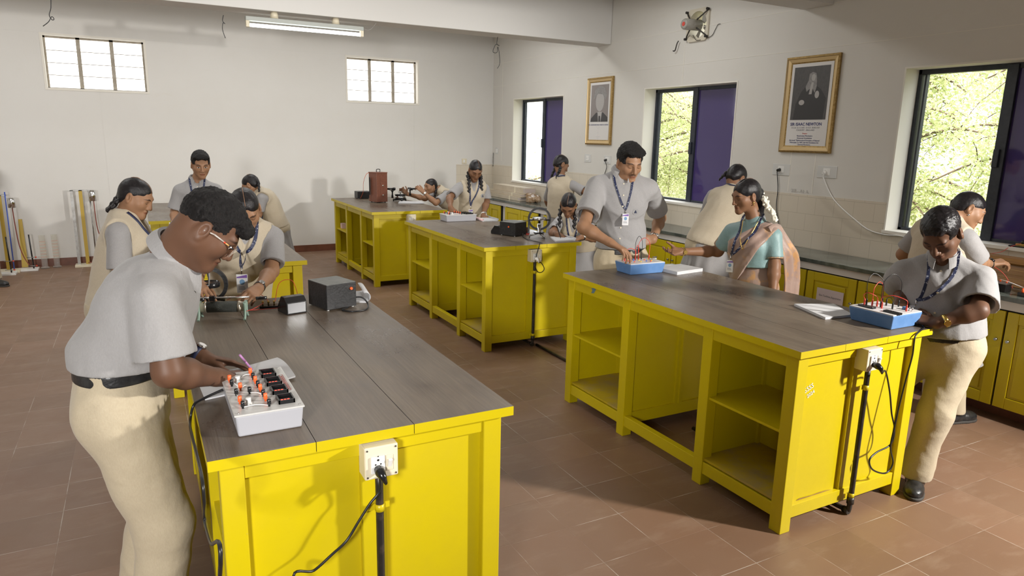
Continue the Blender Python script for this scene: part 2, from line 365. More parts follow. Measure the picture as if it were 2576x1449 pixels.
# ------------------------------------------------------------------ lab tables
TW, TL, TH = .947, 1.93, .90
def lab_table(x, y, label):
    r = thing('lab_table', label, 'table', (x, y, 0), 'yellow laboratory tables')
    X0, X1, Y0, Y1 = x+.03, x+TW-.03, y+.03, y+TL-.03; P = .066
    tb = MB()
    for a, c in ((0, .292), (.294, .594), (.596, TW)):
        xa, xb = x+a, x+c; z0, z1 = .868, .9
        tb.add([(xa,y,z0),(xb,y,z0),(xb,y+TL,z0),(xa,y+TL,z0),(xa,y,z1),(xb,y,z1),(xb,y+TL,z1),(xa,y+TL,z1)], [(4,5,6,7)], 0)
        tb.add([(xa,y,z0),(xb,y,z0),(xb,y+TL,z0),(xa,y+TL,z0),(xa,y,z1),(xb,y,z1),(xb,y+TL,z1),(xa,y+TL,z1)], [(0,3,2,1),(0,1,5,4),(2,3,7,6)]+([(1,2,6,5)] if c > .9 else [])+([(3,0,4,7)] if a < .01 else []), 1)
        tb.add([(xa,y,z0),(xb,y,z0),(xb,y+TL,z0),(xa,y+TL,z0),(xa,y,z1),(xb,y,z1),(xb,y+TL,z1),(xa,y+TL,z1)], ([(1,2,6,5)] if c < .9 else [])+([(3,0,4,7)] if a > .01 else []), 2)
    o = tb.build('tabletop', [M['wood'], M['yel'], M['dark']], r)
    ys_ = [Y0, y+.555, y+1.235, Y1-P]
    for xa in (X0, X1-P):
        for q, ya in enumerate(ys_):
            MB().box((xa, ya, 0), (xa+P, ya+P, .868)).build('leg', M['yel'], r, bev=.003)
    for xa in (X0+.006, X1-.046):
        for z0, z1 in ((.80, .866), (.066, .132)): MB().box((xa, Y0+.012, z0), (xa+.04, Y1-.012, z1)).build('rail', M['yel'], r, bev=.002)
    for ya in (Y0+.006, Y1-.046):
        for z0, z1 in ((.812, .867), (.066, .13)): MB().box((X0+P, ya, z0), (X1-P, ya+.04, z1)).build('rail', M['yel'], r, bev=.002)
    e = MB()
    e.box((X0+P-.01, Y0+.03, .12), (X1-P+.01, Y0+.04, .82)); xm = x+.4735; e.box((xm-.041, Y0+.012, .12), (xm+.041, Y0+.045, .82)); e.build('end_panel', M['yel'], r)
    e = MB(); e.box((X0+P-.01, Y1-.04, .12), (X1-P+.01, Y1-.03, .82)); e.box((xm-.041, Y1-.045, .12), (xm+.041, Y1-.012, .82)); e.build('end_panel', M['yel'], r)
    for ya in (ys_[1]+P*.5, ys_[2]+P*.5):      # cross partitions beside the knee hole
        pt = MB(); pt.box((X0+P*.6, ya-.006, .14), (X1-P*.6, ya+.006, .868)); pt.box((X0+P, ya-.02, .066), (X1-P, ya+.02, .14)); pt.box((xm-.03, ya-.02, .14), (xm+.03, ya+.02, .868)); pt.build('partition', M['yel'], r)
    for ya, yb in ((Y0+.03, ys_[1]+P), (ys_[2], Y1-.03)): MB().box((xm-.006, ya, .14), (xm+.006, yb, .868)).build('back_panel', M['yel'], r)
    for ya, yb in ((Y0+.035, ys_[1]+P*.5), (ys_[2]+P*.5, Y1-.035)):
        for z in (.480, .140): MB().box((X0+.012, ya, z), (X1-.012, yb, z+.012)).build('shelf', M['dustwood'] if z < .2 else M['yel'], r)
    return r
TB = {'T0': (.1007, 1.9185), 'T1': (2.4625, 1.9297), 'T2': (2.4323, 5.0132), 'T3': (2.3551, 7.8485), 'T4': (.06, 4.95), 'T5': (.05, 7.69)}
tl = {'T0': 'yellow wooden lab table in front with the grey trainer box near its corner', 'T1': 'yellow lab table carrying two blue trainer boxes, chalk scribble on its end',
      'T2': 'yellow lab table with a grey trainer box and a ring galvanometer', 'T3': 'yellow lab table holding the brown lamp box and spectrometer',
      'T4': 'yellow lab table mostly hidden behind the girl with the lanyard', 'T5': 'rearmost yellow lab table behind the braided girl, near the back wall'}
base_t = lab_table(0, 0, tl['T0'])
for i, k in enumerate(('T0', 'T1', 'T2', 'T3', 'T4', 'T5')):
    o = base_t if i == 0 else copy_tree(base_t)
    o.location = (*TB[k], 0); o['label'] = tl[k]

def socket(k, plug, label, top=.86):
    """cream switch box on the table end with its pipe"""
    x, y = TB[k]; xm = x+.4735; yf = y+.012; a = xm-.045; c = xm+.06
    r = thing('switch_box', label, 'socket', (xm, yf+.03, top-.105), 'switch boxes on the table ends')
    MB().box((a, yf-.035, top-.105), (c, yf+.03, top)).build('box', M['cream'], r, bev=.004)
    f = MB(); f.box((a+.018, yf-.041, top-.085), (a+.062, yf-.035, top-.03)); f.build('socket_plate', M['whiteplastic'], r, bev=.002)
    h = MB()
    for dx, dz, rr in ((0, .014, .0035), (-.008, 0, .0025), (.008, 0, .0025), (0, .026, .002)): h.cyl((a+.04+dx, yf-.0412, top-.055+dz), (a+.04+dx, yf-.042, top-.055+dz), rr, n=10)
    h.build('socket_holes', M['dark'], r)
    s_ = MB(); s_.box((a+.066, yf-.040, top-.082), (a+.088, yf-.035, top-.032)); s_.build('switch_plate', M['cream'], r, bev=.002)
    s_ = MB(); s_.obox((a+.077, yf-.042, top-.057), (.006, 0, 0), (0, .003, .002), (0, -.006, .014)); s_.build('rocker', M['whiteplastic'], r, bev=.001)
    sc = MB()
    for dx in (.008, .097):
        for dz in (.009, .096): sc.cyl((a+dx, yf-.035, top-.105+dz), (a+dx, yf-.037, top-.105+dz), .003, n=8)
    sc.build('screws', M['steel'], r)
    return r, Vector((a+.04, yf-.04, top-.055))
sk = {}
for k, lb in (('T0', 'cream switch box with black plug on the front table end'), ('T1', 'cream switch box with plug on the chalk-marked table end'),
              ('T2', 'cream switch box with white plug on the second row table end'), ('T3', 'cream switch box taped on the lamp box table end')):
    sk[k] = socket(k, 1, lb)
for k, lb in (('T0', 'black conduit pipe clamped to the front table end'), ('T1', 'black conduit pipe with elbow on the chalk-marked table end'), ('T2', 'black conduit pipe below the switch box with the white plug')):
    x, y = TB[k]; xm = x+.4735+.006; yf = y+.002
    r = thing('conduit_pipe', lb, 'pipe', (xm, yf, 0), 'conduit pipes on the table ends')
    MB().tube(bez([(xm, yf, .76), (xm, yf, .4), (xm, yf, .07), (xm, yf+.012, .03), (xm, yf+.06, .022)], 6)+[Vector((xm, yf+(1.9 if k != 'T1' else 1.1), .022))], .0125, 12).build('pipe', M['iron'], r)
    MB().cyl((xm, yf, .065), (xm, yf, .10), .017).cyl((xm, yf+.03, .022), (xm, yf+.0, .022), .017).build('elbow', M['iron'], r)
    for z in ((.645,) if k == 'T0' else (.665, .11)):
        c = MB(); c.tube([(xm, yf, z-.012), (xm, yf, z+.012)], .0145, 12); c.box((xm-.034, yf+.006, z-.01), (xm+.034, yf+.012, z+.01)); c.build('clamp', M['yel'], r)
fc = MB().tube([(2.955, 3.86, .013), (2.955, 5.02, .013)], .012, 10).build('floor_conduit', M['iron']); props(fc, 'dark conduit pipe lying on the floor between the two right tables', 'pipe')

# chalk scribble and bare patch on T1
o = text('chalk_writing', 'SSSS', .034, (2.62, 1.93+.0298+.028, .683), (1, 0, .42), (-.42, 0, 1), M['white']); o.parent = None
props(o, 'white chalk scribble with letters and a year on the yellow table end', 'writing')
o2 = text('year', '2024', .026, (2.635, 1.93+.0298+.028, .655), (1, 0, .45), (-.45, 0, 1), M['white'], o)
pm = mat('bare_brown_board', (.30, .17, .07, 1), .8, c2=(.22, .12, .05, 1), scale=30)
def patch(pts, m_, name, lb):
    b = MB(); b.add([at(x, y, 'y', 1.9297+.0578) for x, y in pts], [tuple(range(len(pts)))]); o = b.build(name, m_, None); return props(o, lb, 'paint damage')
patch([(1991, 1268), (2010, 1254), (2040, 1246), (2056, 1240), (2075, 1234), (2102, 1229), (2098, 1238), (2070, 1246), (2050, 1252), (2020, 1264), (1993, 1273)], pm, 'bare_patch', 'bare brown strip of flaked paint at the foot of the chalk-marked end')
b = MB(); b.add([at(x, y, 'x', 2.4625+.0345) for x, y in ((1488, 725), (1496, 724), (1499, 729), (1494, 738), (1487, 737), (1490, 731))], [tuple(range(6))]); props(b.build('blue_mark', mat('blue_grey_mark', (.12, .2, .25, 1), .6)), 'small blue-grey flaked mark under the top of the right front table', 'paint damage')
o = text('wall_writing', 'XII - A1 A', .045, (5.3655, 4.42, 1.338), (0, -1, 0), (0, 0, 1), mat('faint_pencil', (.50, .48, .45, 1), .8)); props(o, 'faint pencil scribble on the plaster just above the tiles', 'writing')
# ------------------------------------------------------------------ counter along the windows
ct = MB(); ct.box((4.88, -3.1, .812), (XR-.002, 10.77, .845), 0)
o = ct.build('stone_counter', [M['granite']], bev=.003); props(o, 'long dark green stone counter running under the windows', 'counter')
fx = 4.93
o = MB().box((4.905, -3.1, .752), (XR-.01, 10.77, .811)).build('counter_lintel', M['wall']); props(o, 'whitewashed lintel band directly below the stone counter', 'lintel')
o = MB().box((fx+.022, -3.1, .093), (XR-.01, 10.77, .751)).build('counter_base', M['wall']); props(o, 'whitewashed masonry base with piers between the yellow cabinets', 'counter base')
b = MB(); b.box((5.035, -3.1, 0), (XR-.01, 10.77, .092)); struct('baseboard_right', b, M['skirt'], 'dark red tile plinth under the window counter')
PAIR = [(9.553, 9.93, 10.31), (8.40, 8.893, 9.388), (7.245, 7.74, 8.235), (6.09, 6.585, 7.08), (5.07, 5.58, 6.07), (3.885, 4.39, 4.90), (2.872, 3.402, 3.87), (1.80, 2.325, 2.86), (.72, 1.25, 1.785), (-.4, .15, .70)]
pl = ['beside the corner below the cartons', 'second from the corner below the cartons', 'behind the ring galvanometer', 'behind the writing girl', 'behind the tall boy', 'behind the teacher, with a pink paper notice', 'with the paper notice, behind the right blue box', 'behind the bowed boy on the right', 'at the right edge of the picture', 'beyond the right edge of the picture']
for i, (y0, ym, y1) in enumerate(PAIR):
    r = thing('cabinet', 'yellow two-door counter cabinet '+pl[i], 'cabinet', (fx, ym, .1), 'yellow cabinets under the counter')
    b = MB(); b.box((fx-.012, y0-.002, .098), (fx+.02, y1+.002, .748)); b.build('carcass', M['dark'], r)
    for a, c in ((y0, ym-.006), (ym+.006, y1)):
        d = MB(); x0 = fx-.03; a2, c2 = a+.085, c-.085
        d.box((x0, a, .1), (fx-.012, a+.07, .742)); d.box((x0, c-.07, .1), (fx-.012, c, .742)); d.box((x0, a+.07, .1), (fx-.012, c-.07, .175)); d.box((x0, a+.07, .672), (fx-.012, c-.07, .742))
        d.box((x0+.010, a+.07, .175), (fx-.012, c-.07, .672)); d.box((x0+.003, a2+.008, .19), (x0+.012, c2-.008, .657))
        dd = d.build('door', M['yel'], r, bev=.003)
        MB().cyl((x0, (c-.03 if a == y0 else a+.03), .55), (x0-.018, (c-.03 if a == y0 else a+.03), .55), .009, n=12).build('knob', M['steel'], dd)
def notice(y, z, w, h, txt, label, tilt=0):
    r = thing('paper_notice', label, 'notice', (fx-.034, y, z))
    MB().box((fx-.034, y-w/2, z-h/2), (fx-.0325, y+w/2, z+h/2)).build('sheet', mat('notice_paper_%d' % int(y*100), (.68, .60, .62, 1), .7), r)
    text('lettering', txt, .022, (fx-.0345, y, z+.01), (0, -1, 0), (0, 0, 1), M['greyink'], r)
notice(3.63, .545, .25, .15, 'Gas Turbine Apparatus', 'pinkish paper notice on the cabinet door behind the right blue box')
notice(5.23, .50, .23, .16, 'Apparatus', 'pinkish paper notice on the cabinet door beside the teacher')
# ------------------------------------------------------------------ implicit surfaces -> one continuous mesh
def V3(p): return np.asarray(p, np.float64)
def nrm(v): v = V3(v); return v/max(np.linalg.norm(v), 1e-9)
class Field:
    def __init__(s): s.p = []; s.clips = []; s.noise = None; s.subs = []
    def cone(s, a, b, ra, rb, k=.02, u=None, sa=1, sb=None, clip=None, op='u', hol=None):
        """tapered capsule; with u its section is stretched along u by sa..sb"""
        a, b = V3(a), V3(b); sb = sa if sb is None else sb; R = max(ra*max(sa, 1), rb*max(sb, 1))
        s.p.append(('c', a, b, ra, rb, None if u is None else nrm(u), sa, sb, k, op, clip, np.minimum(a, b)-R, np.maximum(a, b)+R, hol)); return s
    def ell(s, c, r, X=None, k=.02, op='u', clip=None):
        """ellipsoid; X: 3x3, rows are its axes"""
        c = V3(c); r = V3(r); X = np.eye(3) if X is None else np.asarray(X, float); R = np.sqrt(((X*r[:, None])**2).sum(0))
        s.p.append(('e', c, r, X, None, None, 0, 0, k, op, clip, c-R, c+R, None)); return s
    def ball(s, c, r, k=.02, op='u', clip=None): return s.cone(c, V3(c)+(0, 0, 1e-4), r, r, k, None, 1, 1, clip, op)
    def clip(s, p, n): s.clips.append((V3(p), nrm(n))); return s      # keep the side opposite to n
    @staticmethod
    def one(q, P):
        if q[0] == 'c':
            _, a, b, ra, rb, u, sa, sb = q[:8]; ba = b-a; pa = P-a; t = np.clip(pa@ba/max(ba@ba, 1e-12), 0, 1)
            e = pa-t[..., None]*ba
            if u is not None: c = e@u; e = e-(c*(1-1/(sa+(sb-sa)*t)))[..., None]*u
            d = np.sqrt((e*e).sum(-1))-(ra+(rb-ra)*t)
        else:
            _, c, r, X = q[:4]; L = (P-c)@X.T; k0 = np.sqrt(((L/r)**2).sum(-1)); k1 = np.sqrt(((L/r**2)**2).sum(-1)); d = k0*(k0-1)/np.maximum(k1, 1e-9)
        if q[10] is not None:
            for cp, cn in q[10]: d = np.maximum(d, (P-cp)@cn)
        if q[13] is not None:
            a, b, ra, rb = q[13]; ba = b-a; pa = P-a; t = np.clip(pa@ba/(ba@ba), 0, 1); d = np.maximum(d, (ra+(rb-ra)*t)-np.sqrt(((pa-t[..., None]*ba)**2).sum(-1)))
        return d
    def combine(s, D, d, q):
        k = q[8]
        if q[9] == 'u':
            h = np.maximum(k-np.abs(D-d), 0)/k; return np.minimum(D, d)-h*h*k/4
        d = -d; h = np.maximum(k-np.abs(D-d), 0)/k; return np.maximum(D, d)+h*h*k/4
    def __call__(s, P):
        P = np.asarray(P, float); D = np.full(P.shape[:-1], 1.)
        for q in s.p: D = s.combine(D, s.one(q, P), q)
        if s.noise is not None: D = D+s.noise(P)
        for cp, cn in s.clips: D = np.maximum(D, (P-cp)@cn)
        return D
    def blocks(s, B, C, half, margin):
        """B: (n, m, 3) points in blocks with centres C"""
        D = np.full(B.shape[:2], 1.)
        for q in s.p:
            mg = margin+q[8]+half
            i = np.flatnonzero(((C > q[11]-mg) & (C < q[12]+mg)).all(1))
            if len(i) == 0: continue
            Di = D[i]; D[i] = s.combine(Di, s.one(q, B[i]), q)
        if s.noise is not None: D = D+s.noise(B)
        for cp, cn in s.clips: D = np.maximum(D, (B-cp)@cn)
        return D
    def mesh(s, h):
        us = [q for q in s.p if q[9] == 'u']
        lo = np.min([q[11] for q in us], 0)-4*h; hi = np.max([q[12] for q in us], 0)+4*h
        nb = np.ceil((hi-lo)/(8*h)).astype(int)+1
        bi = np.stack(np.meshgrid(*[np.arange(n) for n in nb], indexing='ij'), -1).reshape(-1, 3)
        C = lo+(bi*8+3.5)*h; half = 4*h
        thr = half*1.75*1.25+2*h
        dc = s.blocks(C[:, None, :], C, half, thr+.03)[:, 0]
        act = np.flatnonzero(np.abs(dc) < thr)
        loc = np.stack(np.meshgrid(*[np.arange(8)]*3, indexing='ij'), -1).reshape(-1, 3)
        D = np.repeat(np.where(dc > 0, 1., -1.).astype(np.float32)[:, None], 512, 1)
        for c0 in range(0, len(act), 1500):
            a = act[c0:c0+1500]; P = lo+(bi[a][:, None, :]*8+loc[None])*h
            D[a] = s.blocks(P, C[a], half, 3*h)
        N = nb*8
        D = D.reshape(*nb, 8, 8, 8).transpose(0, 3, 1, 4, 2, 5).reshape(-1)
        sx, sy = N[1]*N[2], N[2]
        G = (bi[act][:, None, :]*8+loc[None]).reshape(-1, 3); G = G[((G < N-1) & (G > 0)).all(1)]
        g = G@np.array([sx, sy, 1]); offs = np.array([0, sx, sy, sx+sy, 1, sx+1, sy+1, sx+sy+1])
        val = D[g[:, None]+offs[None]]; neg = val < 0; cnt = neg.sum(1); m = (cnt > 0) & (cnt < 8)
        g, G, val, neg = g[m], G[m], val[m], neg[m]
        o = np.argsort(g); g, G, val, neg = g[o], G[o], val[o], neg[o]
        cor = np.array([(i & 1, i >> 1 & 1, i >> 2) for i in range(8)], float)
        acc = np.zeros((len(g), 3)); n = np.zeros(len(g))
        for i in range(8):
            for bit in (1, 2, 4):
                j = i | bit
                if j == i: continue
                c = neg[:, i] != neg[:, j]; va, vb = val[c, i], val[c, j]; t = va/(va-vb)
                acc[c] += cor[i]+(cor[j]-cor[i])*t[:, None]; n[c] += 1
        vs = lo+(G+acc/n[:, None])*h
        quads = []
        for bit, st, f1, f2 in ((1, sx, sy, 1), (2, sy, 1, sx), (4, 1, sx, sy)):
            e = np.flatnonzero(neg[:, 0] != neg[:, bit]); ids = []
            for off in (0, f1, f1+f2, f2):
                k = np.searchsorted(g, g[e]-off); k = np.minimum(k, len(g)-1); ids.append(np.where(g[k] == g[e]-off, k, -1))
            Q = np.stack(ids, 1); ok = (Q >= 0).all(1); Q = Q[ok]; fl = ~neg[e[ok], 0]
            Q[fl] = Q[fl][:, ::-1]; quads.append(Q)
        return vs, np.concatenate(quads)
    def build(s, name, h, m_, parent, attr=None):
        vs, q = s.mesh(h); return np_mesh(name, vs, q, m_, parent, attr)
def np_mesh(name, vs, q, m_, parent, attr=None):
    me = bpy.data.meshes.new(name); off = np.array(wloc(parent)) if parent else 0
    n = len(vs); k = len(q)
    me.vertices.add(n); me.vertices.foreach_set('co', np.ascontiguousarray(vs-off, np.float32).ravel())
    me.loops.add(k*4); me.loops.foreach_set('vertex_index', np.ascontiguousarray(q, np.int32).ravel())
    me.polygons.add(k); me.polygons.foreach_set('loop_start', np.arange(0, k*4, 4, dtype=np.int32))
    me.polygons.foreach_set('use_smooth', np.ones(k, bool))
    if attr:
        for nm, a in attr(vs).items():
            at_ = me.attributes.new(nm, 'FLOAT_VECTOR', 'POINT'); at_.data.foreach_set('vector', np.ascontiguousarray(a, np.float32).ravel())
    me.update(); me.validate()
    me.materials.append(m_)
    o = bpy.data.objects.new(name, me); COL.objects.link(o)
    if parent: o.parent = parent
    return o
def wrinkle(amp, freq, seed=0, stretch=(1, 1, 1)):
    r = np.random.RandomState(seed); K = r.normal(size=(7, 3)); K /= np.linalg.norm(K, axis=1)[:, None]; ph = r.uniform(0, 6.28, 7); st = np.array(stretch)
    W1 = r.normal(size=(3, 3))
    def f(P):
        p = P*st*freq; w = p+.7*np.sin(p@W1.T*.8+ph[:3])
        d = 0
        for i in range(6): d = d+np.sin(w@K[i]*(1+.45*i)+ph[i])/(1+.45*i)
        return (amp*.45*d).astype(np.float64)
    return f

def folds(amp, freq, seed=0, axis=(0, 0, 1), squash=.45):
    """cloth folds: warped soft ridges, longer along axis"""
    r = np.random.RandomState(seed); K = r.normal(size=(5, 3)); ax = np.asarray(axis, float); ax = ax/np.linalg.norm(ax); K = K-np.outer(K@ax, ax)*(1-squash); K /= np.linalg.norm(K, axis=1)[:, None]; ph = r.uniform(0, 6.28, 8); W1 = r.normal(size=(3, 3)); W1 /= np.linalg.norm(W1, axis=1)[:, None]
    def f(P):
        p = P*freq; w = p+1.1*np.sin(p@W1.T*.55+ph[:3]); m = .35+.65*(.5+.5*np.sin(p@W1[1]*.31+ph[5])*np.sin(p@W1[2]*.27+ph[6])); d = 0
        for i in range(4): d = d+(np.abs(np.sin(w@K[i]*(.6+.35*i)+ph[i]))-.64)/(1+.35*i)
        return amp*m*d*.8
    return f
# ------------------------------------------------------------------ people
def skin_mat(name, tone, eyes=0, stache=0, parting=False):
    m_ = mat(name, tone, .5, spec=.3); g = NT(m_)
    m_.node_tree.nodes['Principled BSDF'].inputs['Subsurface Weight'].default_value = 0
    a = g.n('ShaderNodeAttribute', attribute_name='face').outputs['Vector']; sp = g.n('ShaderNodeSeparateXYZ', inp={0: a}); x, y, z = sp.outputs
    ax = g.math('ABSOLUTE', x); front = g.ramp(y, .03, .045)
    def el(cx, cz, rx, rz, slope=0., curve=0., soft=.35):
        dx = g.math('SUBTRACT', ax, cx); zz = g.math('SUBTRACT', z, cz)
        zz = g.math('SUBTRACT', zz, g.math('MULTIPLY', dx, slope)); zz = g.math('SUBTRACT', zz, g.math('MULTIPLY', g.math('MULTIPLY', dx, dx), curve))
        q = g.math('ADD', g.math('POWER', g.math('ABSOLUTE', g.math('DIVIDE', dx, rx)), 2.), g.math('POWER', g.math('ABSOLUTE', g.math('DIVIDE', zz, rz)), 2.))
        return g.math('MULTIPLY', g.ramp(q, 1+soft, 1-soft), front)
    v = g.coords(); n = g.ramp(g.noise(v, 9., 4), .3, .7)
    c = g.mix(g.math('MULTIPLY', n, .35), tone, (tone[0]*.82, tone[1]*.78, tone[2]*.75, 1))
    dark = (tone[0]*.1, tone[1]*.09, tone[2]*.1, 1)
    c = g.mix(g.math('MULTIPLY', el(0, -.0668, .0235, .0098, 0., -3., .4), .75), c, (tone[0]*.72, tone[1]*.46, tone[2]*.45, 1))
    c = g.mix(g.math('MULTIPLY', el(0, -.0668, .0225, .0015, 0., -2., .5), .8), c, (tone[0]*.22, tone[1]*.12, tone[2]*.12, 1))
    c = g.mix(g.math('MULTIPLY', el(.0325, .0245, .021, .0048, .08, -14., .5), .9), c, dark)
    if eyes:
        c = g.mix(el(.0315, -.001, .0135, .0050, 0., -12., .25), c, (.62, .58, .54, 1))
        c = g.mix(el(.0310, -.0015, .0052, .0052, 0., 0., .2), c, (.012, .008, .006, 1))
        c = g.mix(el(.0315, .0042, .0150, .0016, 0., -16., .5), c, dark)
    else:
        c = g.mix(g.math('MULTIPLY', el(.0315, -.0055, .0155, .0022, 0., 14., .5), .92), c, dark)
        c = g.mix(g.math('MULTIPLY', el(.0315, .008, .014, .0016, 0., -14., .6), .45), c, dark)
    c = g.mix(g.math('MULTIPLY', el(.0095, -.0455, .004, .0026, 0., 0., .5), .8), c, dark)
    if stache: c = g.mix(g.math('MULTIPLY', el(.0, -.0535, .028, .0055, 0., -7., .6), stache), c, dark)
    g.out('Base Color', c); g.bump(g.noise(v, 220., 3), .06, .002)
    return m_
def cloth(name, c, c2, freq=900, rough=.85):
    m_ = mat(name, c, rough, sheen=.15); g = NT(m_); v = g.coords()
    n = g.ramp(g.noise(g.coords((1, 1, .35)), 260., 3), .3, .7); c_ = g.mix(g.math('MULTIPLY', n, .5), c, c2); g.out('Base Color', c_)
    g.bump(g.math('ADD', g.math('MULTIPLY', g.noise(v, 22., 4), 1.), g.math('MULTIPLY', g.noise(v, 300., 2), .15)), .22, .012)
    return m_
TONE = {'deep': srgb(100, 71, 54), 'brown': srgb(128, 93, 69), 'tan': srgb(150, 113, 86)}
P_ = {}
P_['scalp'] = mat('scalp_skin', srgb(132, 100, 78), .6)
P_['shirt'] = cloth('grey_shirt_cloth', srgb(150, 148, 148), srgb(134, 132, 131)); P_['vest'] = cloth('beige_waistcoat_cloth', srgb(182, 170, 149), srgb(168, 155, 134))
P_['khaki'] = cloth('khaki_trouser_cloth', srgb(180, 167, 142), srgb(166, 151, 126)); P_['kurta'] = cloth('grey_tunic_cloth', srgb(148, 146, 146), srgb(132, 129, 128))
P_['leather'] = mat('black_leather', (.012, .012, .013, 1), .35, c2=(.03, .03, .03, 1), scale=30, bump=.1, bscale=80); P_['sole'] = mat('shoe_sole', (.05, .045, .04, 1), .7)
P_['navy'] = mat('navy_ribbon', (.012, .018, .06, 1), .55); P_['printed'] = mat('printed_navy_ribbon', (.012, .018, .06, 1), .55, c2=(.36, .38, .45, 1), scale=90, thr=(.60, .64), detail=2); P_['card'] = mat('id_card', (.72, .72, .73, 1), .3); P_['violet'] = mat('violet_print', (.20, .10, .38, 1), .4)
P_['teal'] = cloth('sea_green_silk', srgb(124, 152, 152), srgb(104, 134, 136), rough=.5)
def hair_mat(name, c=(.010, .009, .009, 1), rough=.38, fine=160., bump=.5, stretch=(1, 1, 1)):
    m_ = mat(name, c, rough, spec=.32); g = NT(m_); v = g.coords(stretch)
    n = g.noise(v, fine, 6, .7); g.out('Base Color', g.mix(g.ramp(n, .45, .8), c, (c[0]*3.2, c[1]*3, c[2]*2.8, 1))); g.bump(n, bump, .012); return m_
P_['hair'] = hair_mat('short_black_hair', (.007, .006, .006, 1), .6, 190., .8, (1, 1, .45)); P_['hairoil'] = hair_mat('oiled_black_hair', (.009, .008, .009, 1), .3, 70., .25)

def ortho(f, up):
    f = nrm(f); up = V3(up); up = nrm(up-f*(up@f)); lat = np.cross(up, f); return lat, f, up   # lat = the person's left
def rotv(v, axis, ang):
    v = V3(v); a = nrm(axis); return v*math.cos(ang)+np.cross(a, v)*math.sin(ang)+a*(a@v)*(1-math.cos(ang))
def ik(a, b, l1, l2, pole):
    a, b = V3(a), V3(b); d = b-a; L = np.linalg.norm(d)
    if L > (l1+l2)*.999: s_ = L/((l1+l2)*.999); l1 *= s_; l2 *= s_
    u = d/L; x = (L*L+l1*l1-l2*l2)/(2*L); h = math.sqrt(max(l1*l1-x*x, 0)); p = V3(pole)-u*(V3(pole)@u); return a+u*x+nrm(p)*h

